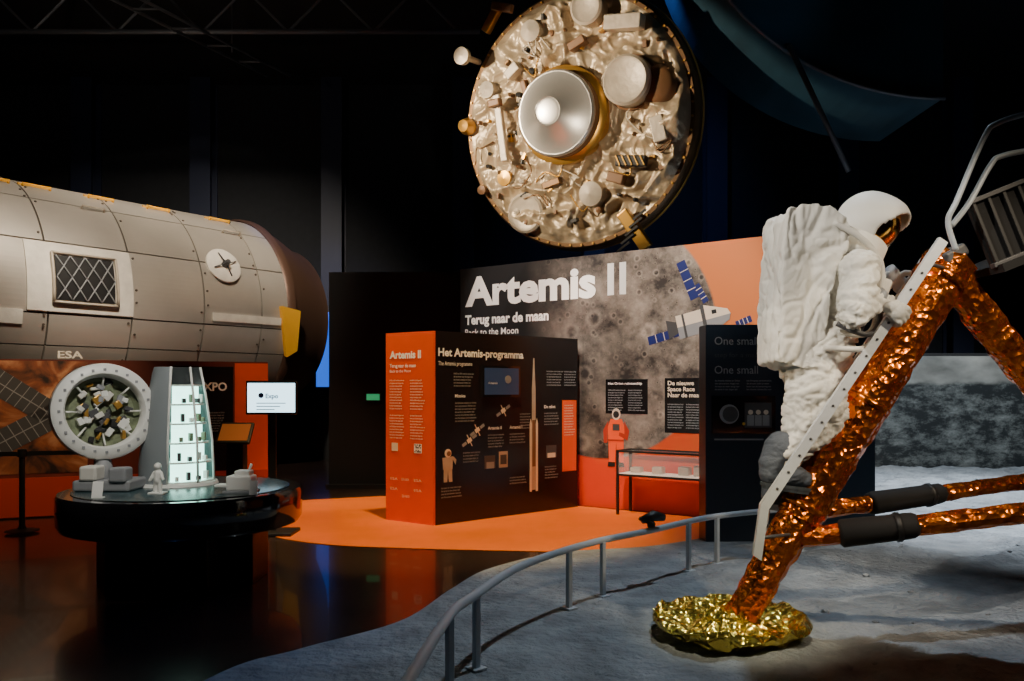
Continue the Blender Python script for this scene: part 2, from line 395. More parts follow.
# ------------------------------------------------------------------ Artemis wall
def moon_mat():
    m = bpy.data.materials.new('moon_poster_print'); m.use_nodes = True; nt = m.node_tree; N = nt.nodes; L = nt.links
    b = N['Principled BSDF']; b.inputs['Roughness'].default_value = .55
    tc = N.new('ShaderNodeTexCoord'); sep = N.new('ShaderNodeSeparateXYZ'); L.new(tc.outputs['Object'], sep.inputs[0])
    cmb = N.new('ShaderNodeCombineXYZ'); L.new(sep.outputs['X'], cmb.inputs[0]); L.new(sep.outputs['Y'], cmb.inputs[1])
    ds = N.new('ShaderNodeVectorMath'); ds.operation = 'DISTANCE'; L.new(cmb.outputs[0], ds.inputs[0]); ds.inputs[1].default_value = (2.42, 2.3, 0)
    mask = N.new('ShaderNodeMapRange'); mask.inputs['From Min'].default_value = 1.66; mask.inputs['From Max'].default_value = 1.63; L.new(ds.outputs['Value'], mask.inputs[0])
    n1 = N.new('ShaderNodeTexNoise'); n1.inputs['Scale'].default_value = 1.9; n1.inputs['Detail'].default_value = 12; n1.inputs['Roughness'].default_value = .7; L.new(cmb.outputs[0], n1.inputs['Vector'])
    def crater(sc, r0, amt):
        vo2 = N.new('ShaderNodeTexVoronoi'); vo2.inputs['Scale'].default_value = sc; L.new(cmb.outputs[0], vo2.inputs['Vector'])
        a = N.new('ShaderNodeMapRange'); a.inputs['From Min'].default_value = r0; a.inputs['From Max'].default_value = r0 + .1; a.inputs['To Min'].default_value = -amt; a.inputs['To Max'].default_value = amt; L.new(vo2.outputs['Distance'], a.inputs[0])
        c_ = N.new('ShaderNodeMapRange'); c_.inputs['From Min'].default_value = r0 + .1; c_.inputs['From Max'].default_value = r0 + .2; c_.inputs['To Min'].default_value = 1; c_.inputs['To Max'].default_value = 0; L.new(vo2.outputs['Distance'], c_.inputs[0])
        mu = N.new('ShaderNodeMath'); mu.operation = 'MULTIPLY'; L.new(a.outputs[0], mu.inputs[0]); L.new(c_.outputs[0], mu.inputs[1]); return mu
    k1 = crater(2.2, .14, .09); k2 = crater(6, .12, .08); k3 = crater(13, .1, .05)
    ad0 = N.new('ShaderNodeMath'); ad0.operation = 'ADD'; L.new(k1.outputs[0], ad0.inputs[0]); L.new(k2.outputs[0], ad0.inputs[1])
    ad1 = N.new('ShaderNodeMath'); ad1.operation = 'ADD'; L.new(ad0.outputs[0], ad1.inputs[0]); L.new(k3.outputs[0], ad1.inputs[1])
    ad = N.new('ShaderNodeMath'); ad.operation = 'ADD'; L.new(n1.outputs['Fac'], ad.inputs[0]); L.new(ad1.outputs[0], ad.inputs[1])
    rp = N.new('ShaderNodeValToRGB'); rp.color_ramp.elements[0].position = .38; rp.color_ramp.elements[1].position = .68
    rp.color_ramp.elements[0].color = (.03, .024, .022, 1); rp.color_ramp.elements[1].color = (.45, .38, .32, 1); L.new(ad.outputs[0], rp.inputs[0])
    n2 = N.new('ShaderNodeTexNoise'); n2.inputs['Scale'].default_value = 1.1; n2.inputs['Detail'].default_value = 5; L.new(cmb.outputs[0], n2.inputs['Vector'])
    ma = N.new('ShaderNodeMath'); ma.operation = 'MULTIPLY_ADD'; L.new(sep.outputs['Y'], ma.inputs[0]); ma.inputs[1].default_value = .22; L.new(n2.outputs['Fac'], ma.inputs[2])
    ro = N.new('ShaderNodeValToRGB'); ro.color_ramp.elements[0].position = .6; ro.color_ramp.elements[1].position = 1.15
    ro.color_ramp.elements[0].color = (.66, .04, .004, 1); ro.color_ramp.elements[1].color = (.66, .18, .04, 1)
    L.new(ma.outputs[0], ro.inputs[0])
    st = N.new('ShaderNodeMapRange'); st.inputs['From Min'].default_value = 1.7; st.inputs['From Max'].default_value = 2.1; L.new(sep.outputs['X'], st.inputs[0])
    bg = N.new('ShaderNodeMixRGB'); bg.inputs[1].default_value = (.01, .01, .012, 1); L.new(st.outputs[0], bg.inputs[0]); L.new(ro.outputs[0], bg.inputs[2])
    fa = N.new('ShaderNodeMapRange'); fa.inputs['From Min'].default_value = 1.2; fa.inputs['From Max'].default_value = 3.2; L.new(sep.outputs['X'], fa.inputs[0])
    mm = N.new('ShaderNodeMixRGB'); mm.inputs[1].default_value = (.006, .006, .007, 1); L.new(fa.outputs[0], mm.inputs[0]); L.new(rp.outputs[0], mm.inputs[2])
    fin = N.new('ShaderNodeMixRGB'); L.new(mask.outputs[0], fin.inputs[0]); L.new(bg.outputs[0], fin.inputs[1]); L.new(mm.outputs[0], fin.inputs[2])
    L.new(fin.outputs[0], b.inputs['Base Color'])
    return m
FA = frame((-.79, 12.24), (.819, -.573))
e = grp('moon_mission_exhibit_wall', (1.2, 10.9, 0))
rect('printed_wall', FA, 0, 4.75, 0, 3.43, moon_mat(), e, off=0, th=.14)
text('Artemis', FA, .1, 2.87, .42, 'white', e, w=2.26, bold=.024, name='title')
rect('title_numeral_bar', FA, 2.54, 2.635, 2.86, 3.29, 'white', e, .009)
rect('title_numeral_bar', FA, 2.72, 2.815, 2.86, 3.29, 'white', e, .009)
text('Terug naar de maan', FA, .1, 2.58, .14, 'white', e, w=1.5, bold=.007)
text('Back to the Moon', FA, .1, 2.41, .1, 'white', e, w=.98, bold=.001)
rect('info_panel_a', FA, 2.51, 3.13, 1.27, 1.73, 'blackpanel', e, .006)
text('Het Orion ruimteschip', FA, 2.55, 1.66, .03, 'white', e, w=.5, bold=.001, off=.01)
para(FA, 2.55, 1.6, .26, 9, 'grey', e, .033, 0); para(FA, 2.85, 1.6, .24, 9, 'grey', e, .033, 4)
rect('info_panel_b', FA, 3.37, 3.92, 1.04, 1.74, 'blackpanel', e, .006)
text('De nieuwe\nSpace Race\nNaar de maan', FA, 3.41, 1.65, .055, 'cream', e, w=.46, bold=.002, off=.01, sp=1.0)
para(FA, 3.41, 1.42, .22, 10, 'grey', e, .033, 2); para(FA, 3.66, 1.42, .22, 10, 'grey', e, .033, 7)
def rp(cx, cz, L, W, ang):
    a = math.radians(ang); ux, uz = math.cos(a), math.sin(a)
    return [(cx + ux * sx * L / 2 - uz * sz * W / 2, cz + uz * sx * L / 2 + ux * sz * W / 2) for sx, sz in ((-1, -1), (1, -1), (1, 1), (-1, 1))]
for (cx, cz, L_, W_, a) in ((3.68, 2.98, .52, .12, 112), (3.36, 2.28, .46, .11, 14), (3.86, 2.80, .26, .08, 120), (4.40, 2.42, .2, .08, 20)):
    plate('printed_solar_array', FA, rp(cx, cz, L_, W_, a), 'bluep', e, .005)
    ar = math.radians(a)
    for k in (-.25, 0, .25):
        plate('printed_array_rib', FA, rp(cx + math.cos(ar) * k * L_, cz + math.sin(ar) * k * L_, .008, W_, a), 'cream', e, .008)
def sp(pts, m, off):
    a = math.radians(12); ca, sa = math.cos(a), math.sin(a)
    plate('printed_spacecraft_part', FA, [(3.82 + (x * ca - z * sa), 2.44 + (x * sa + z * ca)) for x, z in pts], m, e, off)
sp([(-.28, -.15), (.06, -.15), (.06, .15), (-.28, .15)], 'grey', .007)
sp([(-.28, .0), (.06, .0), (.06, .15), (-.28, .15)], 'cream', .009)
sp([(-.2, -.15), (-.17, -.15), (-.17, .15), (-.2, .15)], 'dgrey', .011)
sp([(.06, -.2), (.11, -.2), (.11, .2), (.06, .2)], 'dgrey', .009)
sp([(.11, -.19), (.4, -.07), (.43, 0), (.4, .07), (.11, .19)], 'grey', .009)
sp([(.11, .0), (.43, .0), (.4, .07), (.11, .19)], 'cream', .011)
sp([(.2, .05), (.26, .05), (.26, .1), (.2, .1)], 'black', .013)
sp([(-.28, -.07), (-.42, -.13), (-.42, .13), (-.28, .07)], 'dgrey', .009)
def pa(pts, m, off): plate('printed_astronaut_part', FA, [(2.67 + x * .42, .56 + z * .44) for x, z in pts], m, e, off)
pa([(-.26, .12), (-.28, .8), (.0, .8), (-.04, .1)], 'astror', .006); pa([(.04, .1), (.0, .8), (.26, .8), (.26, .12)], 'astror', .007)
pa([(-.04, .1), (.0, .72), (.04, .1)], 'astrod', .009)
pa([(-.28, .75), (-.3, 1.2), (-.2, 1.45), (.2, 1.45), (.3, 1.2), (.26, .75)], 'astror', .008)
pa([(-.28, 1.4), (-.46, 1.1), (-.44, .72), (-.32, .72), (-.3, 1.1)], 'astrod', .010)
pa([(.28, 1.4), (.46, 1.1), (.40, .82), (.1, .95), (.12, 1.05), (.3, 1.0)], 'astrod', .010)
pa([(-.3, .0), (-.28, .14), (-.04, .14), (-.04, .0)], 'black', .010); pa([(.04, .0), (.04, .14), (.26, .14), (.3, .0)], 'black', .010)
pa([(math.cos(i * .524) * .15, 1.6 + math.sin(i * .524) * .18) for i in range(12)], 'cream', .010)
pa([(math.cos(i * .524) * .11, 1.59 + math.sin(i * .524) * .11) for i in range(12)], 'black', .012)
pa([(-.12, 1.1), (.12, 1.1), (.12, 1.3), (-.12, 1.3)], 'dgrey', .011)
pa([(-.29, .78), (.27, .78), (.27, .83), (-.29, .83)], 'astrod', .011)

e = grp('dark_partition', (-2, 13, 0))
box('panel', (-1.9, 13.05, 1.75), (2.15, .1, 3.5), 'partition', e); box('foot', (-1.9, 13.05, .03), (2.2, .4, .06), 'black', e)
e = grp('exit_sign', (-2.25, 12.97, 1.47)); box('housing', (-2.25, 12.98, 1.47), (.24, .04, .13), 'black', e); box('lit_face', (-2.25, 12.955, 1.47), (.21, .012, .1), 'exit', e)

# ------------------------------------------------------------------ kiosk
e = grp('mission_info_kiosk', (-.3, 10.3, 0))
A = V((-1.54, 9.77, 0)); B = V((-.92, 9.34, 0)); C = V((.88, 10.86, 0)); D = V((.33, 11.2, 0)); H = 2.28
vs = [A, B, C, D] + [p + UP * H for p in (A, B, C, D)]
mk('kiosk_body', vs, [(0, 1, 2, 3), (4, 5, 6, 7), (0, 1, 5, 4), (1, 2, 6, 5), (2, 3, 7, 6), (3, 0, 4, 7)], 'orangep', e)
FK = frame((-.92, 9.34), (.764, .645)); FO = frame((-1.54, 9.77), (.62, -.43))
rect('black_graphic', FK, .03, 2.36, .0, 2.28, 'blackpanel', e, .012, .012)
text('Het Artemis-programma', FK, .06, 1.99, .095, 'white', e, w=1.32, bold=.004, off=.018)
text('The Artemis programme', FK, .06, 1.88, .05, 'white', e, w=.5, off=.018)
rect('monitor_bezel', FK, .70, 1.31, 1.5, 1.89, 'gblack', e, .04, .03); rect('monitor_screen', FK, .73, 1.28, 1.53, 1.86, 'screend', e, .043, .004)
text('Artemis', FK, .78, 1.66, .03, 'white', e, w=.15, off=.048)
disc2('monitor_moon', FK, (1.1, 1.72), .05, 'grey', e, .05)
for (u, z, w, l, s) in ((.28, 1.8, .3, 5, 0), (.3, 1.45, .32, 7, 2), (1.32, 1.3, .18, 6, 3), (1.78, 1.85, .3, 6, 1), (1.74, 1.3, .26, 5, 5), (2.1, 1.85, .22, 6, 2), (.8, 1.05, .26, 5, 7), (1.15, 1.05, .26, 4, 6), (.42, .85, .26, 4, 1), (1.15, .5, .28, 3, 5), (1.75, .6, .24, 5, 9), (.1, .45, .3, 4, 4)):
    para(FK, u, z, w, l, 'grey', e, .036, s, .019)
for (u, z, t) in ((.3, 1.5, 'Missies'), (1.15, 1.1, 'Artemis l'), (.8, 1.1, 'Artemis ll'), (1.74, 1.35, 'De raket')):
    text(t, FK, u, z, .04, 'white', e, bold=.001, off=.019)
plate('printed_rocket_core', FK, [(1.53, .3), (1.59, .3), (1.59, 1.6), (1.58, 1.75), (1.567, 2.0), (1.555, 2.0), (1.54, 1.75), (1.53, 1.6)], 'offwhite', e, .016)
plate('printed_rocket_booster', FK, [(1.49, .28), (1.525, .28), (1.525, 1.15), (1.507, 1.22), (1.49, 1.15)], 'cream', e, .018)
plate('printed_rocket_booster', FK, [(1.595, .28), (1.63, .28), (1.63, 1.15), (1.612, 1.22), (1.595, 1.15)], 'cream', e, .018)
rect('printed_orange_tank', FK, 1.533, 1.587, .6, 1.2, 'brown', e, .019)
rect('orange_info_block', FK, 2.07, 2.33, .5, 1.45, 'orangep', e, .016)
para(FK, 2.1, 1.4, .2, 12, 'cream', e, .036, 3, .02)
rect('photo_a', FK, .75, .92, .62, .78, 'dgrey', e, .016); rect('photo_a_moon', FK, .78, .9, .62, .7, 'grey', e, .018)
rect('photo_b', FK, .98, 1.12, .62, .82, 'offwhite', e, .016); rect('photo_b_inner', FK, 1.0, 1.1, .66, .78, 'dgrey', e, .018)
rect('photo_c', FK, 1.78, 1.96, .7, .86, 'dgrey', e, .016); rect('photo_c_inner', FK, 1.8, 1.94, .7, .76, 'cream', e, .018)
for (u, z) in ((.52, .98), (.64, 1.1), (1.05, 1.33)):
    plate('printed_satellite', FK, rp(u, z, .07, .05, 30), 'cream', e, .016)
    for s in (-1, 1): plate('printed_satellite_array', FK, rp(u + s * .075, z + s * .045, .07, .035, 30), 'grey', e, .016)
    plate('printed_satellite_mast', FK, rp(u, z, .008, .16, 30), 'cream', e, .018)
def ka(pts, m, off): plate('printed_moonwalker', FK, [(.2 + x * .2, .5 + z * .2) for x, z in pts], m, e, off)
ka([(-.3, 0), (-.05, 0), (0, .7), (.08, 0), (.32, 0), (.3, .8), (-.3, .8)], 'offwhite', .016)
ka([(-.35, .75), (-.4, 1.45), (.35, 1.5), (.32, .75)], 'offwhite', .018)
ka([(.3, 1.4), (.55, 1.0), (.6, 1.3), (.4, 1.5)], 'offwhite', .019)
ka([(math.cos(i * .524) * .24, 1.7 + math.sin(i * .524) * .26) for i in range(12)], 'cream', .019)
ka([(.05 + math.cos(i * .524) * .15, 1.68 + math.sin(i * .524) * .15) for i in range(12)], 'brown', .021)
text('Artemis ll', FO, .07, 1.97, .09, 'white', e, w=.5, bold=.005, off=.006)
text('Terug naar de maan', FO, .07, 1.86, .045, 'white', e, w=.42, off=.006, bold=.001)
text('Back to the Moon', FO, .07, 1.8, .035, 'white', e, w=.34, off=.006)
for (u, z, l, s) in ((.07, 1.72, 11, 0), (.4, 1.72, 11, 5), (.07, 1.3, 9, 3), (.4, 1.3, 9, 8)): para(FO, u, z, .24, l, 'cream', e, .034, s)
rect('qr_code', FO, .46, .58, .84, .95, 'white', e, .005)
for i in range(6):
    for j in range(6):
        if random.random() < .5: rect('qr_cell', FO, .47 + i * .017, .485 + i * .017, .85 + j * .016, .864 + j * .016, 'black', e, .007)
rect('qr_frame', FO, .1, .2, .85, .95, 'cream', e, .005)
for (u, z) in ((.08, .5), (.26, .5), (.46, .5), (.08, .38), (.46, .38), (.27, .3)): text('ESA NASA'[:random.choice([3, 8])], FO, u, z, .035, 'cream', e, w=.12, off=.006)

# ------------------------------------------------------------------ glass case
e = grp('glass_display_case', (1.9, 9.9, 0))
FC = frame((1.34, 10.2), (.819, -.573))
def fbox(nm, u0, u1, v0, v1, n0, n1, m, bevel=0): return box(nm, ((u0 + u1) / 2, (v0 + v1) / 2, (n0 + n1) / 2), (u1 - u0, v1 - v0, n1 - n0), m, e, mw=FC.copy())
for u in (0, 1.2):
    for nn in (-.36, 0):
        fbox('leg', u, u + .03, 0, .82, nn, nn + .03, 'black')
for (v) in (.5, .8):
    for nn in (-.36, 0): fbox('rail_long', 0, 1.23, v, v + .025, nn, nn + .03, 'black')
    for u in (0, 1.2): fbox('rail_short', u, u + .03, v, v + .025, -.36, .03, 'black')
fbox('case_floor', .03, 1.2, .5, .53, -.33, 0, 'caselit')
fbox('glass_front', .03, 1.2, .53, .8, .01, .015, 'glass'); fbox('glass_top', .03, 1.2, .805, .81, -.33, 0, 'glass')
for i, u in enumerate((.2, .5, .85, 1.05)): box('exhibit', (u, .57 + .01 * i, -.16), (.14, .07 + .02 * i, .12), 'offwhite', e, bevel=.015, mw=FC.copy())

# ------------------------------------------------------------------ navy panel
e = grp('navy_information_panel', (2.9, 8.35, 0))
box('panel_body', (2.89, 8.45, 1.135), (1.76, .3, 2.27), 'navy', e, bevel=.006)
FN = frame((2.01, 8.3), (1, 0))
text('One small', FN, .09, 2.06, .085, 'grey', e, w=.45, off=.006)
text('One small', FN, .09, 1.76, .085, 'grey', e, w=.45, off=.006)
text('step for a man', FN, .09, 1.93, .05, 'dgrey', e, w=.45, off=.006)
para(FN, .09, 1.7, .26, 4, 'grey', e, .03, 2); para(FN, .42, 1.7, .26, 4, 'grey', e, .03, 7)
rect('screen_frame', FN, .06, .72, 1.14, 1.53, 'gblack', e, .012, .012)
disc2('moon_picture', FN, (.24, 1.34), .1, 'grey', e, .016)
disc2('moon_picture_shadow', FN, (.25, 1.34), .08, 'dgrey', e, .018)
rect('crew_photo', FN, .4, .68, 1.2, 1.46, 'dgrey', e, .016)
for u in (.46, .54, .62):
    disc2('crew_face', FN, (u, 1.36), .025, 'cream', e, .02); rect('crew_body', FN, u - .035, u + .035, 1.22, 1.33, 'grey', e, .02)
disc2('button', FN, (.39, 1.24), .015, 'yellow', e, .02)
rect('lower_line', FN, .09, .6, 1.07, 1.085, 'grey', e, .004)

# ------------------------------------------------------------------ left exhibit wall
def neb():
    m = bpy.data.materials.new('nebula_print'); m.use_nodes = True; nt = m.node_tree; N = nt.nodes; L = nt.links
    b = N['Principled BSDF']; b.inputs['Roughness'].default_value = .5
    tc = N.new('ShaderNodeTexCoord'); n = N.new('ShaderNodeTexNoise'); n.inputs['Scale'].default_value = 2.2; n.inputs['Detail'].default_value = 9
    n.inputs['Distortion'].default_value = .9
    L.new(tc.outputs['Object'], n.inputs['Vector']); r = N.new('ShaderNodeValToRGB')
    r.color_ramp.elements[0].position = .38; r.color_ramp.elements[0].color = (.02, .01, .008, 1)
    r.color_ramp.elements[1].position = .68; r.color_ramp.elements[1].color = (.7, .36, .18, 1)
    k = r.color_ramp.elements.new(.52); k.color = (.28, .08, .03, 1)
    L.new(n.outputs['Fac'], r.inputs[0]); L.new(r.outputs[0], b.inputs['Base Color']); return m
FL = frame((-6.27, 9.8), (.924, .381))
e = grp('space_station_exhibit_wall', (-5, 10.3, 0))
rect('wall_panel', FL, -3.2, 3.15, 0, 1.97, 'brownp', e, 0, .2)
rect('nebula_photo', FL, -3.2, .95, .55, 1.95, neb(), e, .006)
rect('red_plinth', FL, -3.2, 3.15, .02, .5, 'redp', e, .03, .06)
rect('orange_edge', FL, 2.72, 3.15, .5, 1.95, 'orangep', e, .008); rect('dark_block', FL, 1.9, 2.7, .5, 1.9, 'blackpanel', e, .01)
text('ESA', FL, .62, 1.99, .09, 'white', e, w=.28, bold=.003)
text('EXPO', FL, 2.26, 1.58, .11, 'white', e, w=.36, bold=.004, off=.014)
for (cx, cz, a) in ((.1, 1.6, -35), (.2, 1.05, 30), (-.8, 1.3, -35)):
    plate('printed_solar_panel', FL, rp(cx, cz, 1.1, .3, a), 'dgrey', e, .012)
    ar = math.radians(a)
    for k in [i / 10 - .45 for i in range(10)]:
        plate('printed_panel_rib', FL, rp(cx + math.cos(ar) * k * 1.1, cz + math.sin(ar) * k * 1.1, .008, .3, a), 'grey', e, .015)
    plate('printed_panel_spine', FL, rp(cx, cz, 1.1, .012, a), 'grey', e, .016)
for i, (u, z) in enumerate(((1.5, 1.2), (2.0, 1.3), (2.35, 1.3))): para(FL, u, z, .24, 8, 'grey', e, .035, i, .014)

# ------------------------------------------------------------------ space station module
AX = V((.617, .787, 0)); NN = V((.787, -.617, 0)); C0 = V((-6.1, 16, 3.0))
def cp(t, th, r=2.0):
    th = math.radians(th); return C0 + AX * t + (NN * math.cos(th) + UP * math.sin(th)) * r
e = grp('space_station_module', (-8, 13.5, 3))
MX = axm(C0, AX)
lathe('pressure_hull', [(0, -7.2), (1.94, -7.2), (1.94, .5), (1.94, .62)], 'modD', e, 72, MX)
lathe('end_cone', [(2.02, .45), (2.06, .5), (2.06, .62), (1.95, .68), (1.9, .95), (1.62, 1.55), (1.6, 1.75), (1.1, 1.8), (.8, 1.8), (.8, 2.1), (0, 2.1)], 'endc', e, 72, MX)
def patch(nm, t0, t1, a0, a1, r, m, th=.04, na=8):
    vs = []; fs = []
    for i in range(na + 1):
        a = a0 + (a1 - a0) * i / na
        vs += [cp(t0, a, r), cp(t1, a, r), cp(t1, a, r - th), cp(t0, a, r - th)]
    for i in range(na):
        b = i * 4
        for k in range(4): fs.append((b + k, b + (k + 1) % 4, b + 4 + (k + 1) % 4, b + 4 + k))
    fs += [(0, 1, 2, 3), tuple(na * 4 + k for k in (3, 2, 1, 0))]
    return mk(nm, vs, fs, m, e, False)
ts = [-7.2, -6.0, -4.7, -3.75, -2.5, -1.25, -.1, .48]
an = [-75, -50, -22, -8, 24, 50, 78, 105, 130]
for i in range(len(ts) - 1):
    for j in range(len(an) - 1):
        patch('hull_panel', ts[i] + .014, ts[i + 1] - .014, an[j] + .35, an[j + 1] - .35, 2.0, random.choice(['modA', 'modB', 'modA']), .04, 14)
patch('white_blanket', -4.05, -2.5, -7, 23, 2.03, 'modW', .03)
patch('hatch_black', -3.66, -2.8, -2, 17, 2.06, 'black', .05)
def arc(nm, a, b, r, rad, m, k=6):
    tube(nm, [cp(a[0] + (b[0] - a[0]) * i / k, a[1] + (b[1] - a[1]) * i / k, r) for i in range(k + 1)], rad, m, e, 6)
for k in range(2):
    for s in range(4):
        t0 = -3.66 + .215 * s; lo, hi = (-2, 7.5) if k else (7.5, 17)
        arc('hatch_cross', (t0, lo), (t0 + .215, hi), 2.075, .01, 'grey'); arc('hatch_cross', (t0, hi), (t0 + .215, lo), 2.075, .01, 'grey')
for (a, b) in (((-3.7, -3), (-3.7, 18)), ((-2.76, -3), (-2.76, 18)), ((-3.7, -3), (-2.76, -3)), ((-3.7, 18), (-2.76, 18))):
    arc('hatch_frame', a, b, 2.065, .024, 'offwhite')
patch('white_strip', -5.9, -4.1, -13, -7, 2.03, 'modW'); patch('white_strip', -1.1, .3, -6, -2, 2.03, 'modW'); patch('white_strip', -5.9, -4.75, 40, 43, 2.03, 'modW')
for i in range(90):
    t = random.choice(ts[1:-1]) + random.choice([-.06, .06]); a = random.uniform(-30, 110)
    p = cp(t, a, 2.01); nrm = cp(t, a, 3) - p
    lathe('fastener', [(0, .012), (.018, .012), (.02, 0)], 'modD', e, 8, axm(p, nrm))
for t in (-4.3, -3.7, -2.7, -1.7, -.5):
    for a in (63,):
        p = [cp(t, a, 2.0), cp(t, a, 2.05), cp(t + .4, a, 2.05), cp(t + .4, a, 2.0)]
        tube('yellow_handrail', p, .022, 'yellow', e, 8)
        patch('yellow_handrail_base', t - .04, t + .44, a + 2, a + 3.4, 2.02, 'yellow', .02, 2)
for t in (-5.2, -3.0, -.5): tube('grab_rail', [cp(t, 48, 2.0), cp(t, 48, 2.07), cp(t + .35, 48, 2.07), cp(t + .35, 48, 2.0)], .018, 'offwhite', e, 6)
p = cp(-.8, 23, 2.0); nr = (cp(-.8, 23, 3) - p).normalized()
lathe('grapple_disc', [(0, .06), (.3, .06), (.33, .04), (.33, 0)], 'modW', e, 32, axm(p, nr))
lathe('grapple_hub', [(0, .2), (.04, .2), (.06, .06)], 'dgrey', e, 16, axm(p, nr))
for k in range(4):
    aa = math.radians(90 * k + 20); mm = axm(p, nr)
    tube('grapple_arm', [mm @ V((0, 0, .12)), mm @ V((math.cos(aa) * .24, math.sin(aa) * .24, .08))], .011, 'dgrey', e, 6)
vs = [cp(.25, 4, 2.03), cp(.62, 2, 2.1), cp(.62, -18, 2.1), cp(.45, -22, 2.05), cp(.25, 4, 2.12), cp(.62, 2, 2.19), cp(.62, -18, 2.19), cp(.45, -22, 2.14)]
mk('yellow_bracket', vs, [(0, 1, 2, 3), (4, 5, 6, 7), (0, 1, 5, 4), (1, 2, 6, 5), (2, 3, 7, 6), (3, 0, 4, 7)], 'yellow', e)
for t in (-5, -1):
    c0 = C0 + AX * t
    R = Matrix.Rotation(math.atan2(AX.y, AX.x), 3, 'Z')
    box('cradle_base', (c0.x, c0.y, .1), (.5, 3.2, .2), 'black', e, R)
    for s in (-1, 1):
        q = c0 + NN * s * 1.3
        box('cradle_post', (q.x, q.y, .8), (.3, .3, 1.5), 'black', e, R)

# ------------------------------------------------------------------ hanging disc (module end plate)
nd = V((-.47, -.86, -.17)).normalized(); DC = V((1.02, 13.0, 5.93)); MD = axm(DC, nd) @ Matrix.Scale(.98, 4)
e = grp('spacecraft_end_disc', tuple(DC))
lathe('drum', [(0, -.6), (1.8, -.6), (1.98, -.5), (2.0, -.3), (2.07, -.28), (2.09, -.2), (2.07, -.12), (2.07, .0), (2.03, .05), (1.96, .05), (1.94, -.02)], 'bronze', e, 96, MD)
lathe('gold_edge_band', [(2.095, -.27), (2.11, -.24), (2.11, -.2), (2.095, -.17)], 'gold', e, 96, MD)
vs = [(0, 0, .02)]; fs = []; NR = 110; NS = 340
for i in range(1, NR + 1):
    r = 1.97 * i / NR
    for j in range(NS):
        th = 2 * math.pi * j / NS; x = r * math.cos(th); y = r * math.sin(th)
        w1 = noise.noise(V((x * .9, y * .9, 3))) * 1.1
        a1 = max(0, 1 - abs(noise.noise(V((x * 1.3 + w1, y * 1.3 - w1, 3)))) * 4)
        a2 = max(0, 1 - abs(noise.noise(V((x * 2.4 + w1, y * 2.4 + w1, 8)))) * 4)
        a3 = max(0, 1 - abs(noise.noise(V((x * 5 - w1, y * 5, 5)))) * 4)
        k = min(1, (1.97 - r) / .12)
        z = .05 + k * (.13 * a1 + .075 * a2 + .03 * a3 + .09 * noise.noise(V((x * .8, y * .8, 9))))
        vs.append((x, y, z))
for j in range(NS): fs.append((0, 1 + j, 1 + (j + 1) % NS))
for i in range(NR - 1):
    for j in range(NS):
        a = 1 + i * NS; fs.append((a + j, a + (j + 1) % NS, a + NS + (j + 1) % NS, a + NS + j))
mk('wrinkled_blanket', vs, fs, 'blanket', e, True, MD)
def dl(nm, x, y, prof, m, seg=28): return lathe(nm, prof, m, e, seg, MD @ Matrix.Translation((x, y, 0)))
cx0, cy0 = -.10, .1
dl('center_ring', cx0, cy0, [(.78, .0), (.78, .26), (.74, .3), (.68, .32)], 'gold', 64)
dl('center_drum', cx0, cy0, [(.68, .1), (.68, .46), (.66, .48)], 'brown', 64)
dl('center_cone', cx0, cy0, [(.67, .46), (.67, .53), (.64, .56), (.62, .56), (.24, .80), (.22, .82), (.2, .81), (.16, .82), (0, .82)], 'silver', 72)
dl('tank', 1.08, .42, [(.38, .05), (.38, .44), (.34, .48), (.3, .46), (0, .46)], 'offwhite', 40)
dl('tank_ring', 1.08, .42, [(.42, .05), (.42, .2), (.39, .22)], 'brown', 40)
dl('sensor_dome', 1.5, .3, [(.32, .05), (.31, .2), (.22, .3), (0, .34)], 'brown', 32)
dl('port_disc', -.95, -1.38, [(.34, .05), (.34, .2), (.3, .23), (.25, .2), (0, .2)], 'offwhite', 36)
dl('port_disc', .45, 1.65, [(.27, .05), (.27, .3), (.23, .33), (.18, .3), (0, .3)], 'offwhite', 36)
dl('small_tank', -.55, 1.5, [(.18, .05), (.17, .3), (0, .38)], 'offwhite')
dl('small_tank', .3, -1.2, [(.22, .05), (.2, .26), (0, .33)], 'offwhite')
dl('small_tank', -1.5, .75, [(.15, .05), (.14, .22), (0, .26)], 'offwhite')
dl('small_tank', -1.3, -.75, [(.13, .05), (.13, .22), (0, .24)], 'gold')
def db(nm, x, y, z, sx, sy, sz, a, m, bev=.02): return box(nm, (0, 0, 0), (sx, sy, sz), m, e, bevel=bev, mw=MD @ Matrix.Translation((x, y, z)) @ Matrix.Rotation(math.radians(a), 4, 'Z'))
db('equipment_box', 1.05, 1.30, .26, .6, .22, .25, -8, 'offwhite'); db('antenna_plank', -1.20, .05, .36, .13, 1.1, .1, 3, 'offwhite')
db('equipment_box', -1.22, .45, .46, .22, .12, .14, 3, 'brown'); db('lattice_box', 1.05, -.78, .3, .5, .17, .14, -8, 'black')
for k in range(5): db('lattice_bar', .85 + k * .1, -.75 - k * .012, .38, .02, .17, .02, -8 + 30, 'gold', 0)
db('equipment_box', .25, 1.15, .24, .3, .13, .2, 20, 'brown'); db('equipment_box', -.95, .95, .22, .28, .16, .2, 35, 'offwhite')
db('equipment_box', 1.5, -.35, .2, .22, .4, .2, 10, 'offwhite'); db('equipment_box', .75, -1.0, .2, .28, .16, .2, -20, 'brown')
db('equipment_box', -.4, -.95, .2, .34, .12, .14, 12, 'bronze'); db('equipment_box', -.75, .62, .2, .1, .3, .16, 12, 'brown')
db('gold_bracket', 1.02, -1.85, .25, .2, .72, .16, 32, 'gold')
for k in range(5): db('gold_bracket_bar', .85 + .075 * k, -2.1 + .12 * k, .35, .26, .035, .03, 32, 'black', 0)
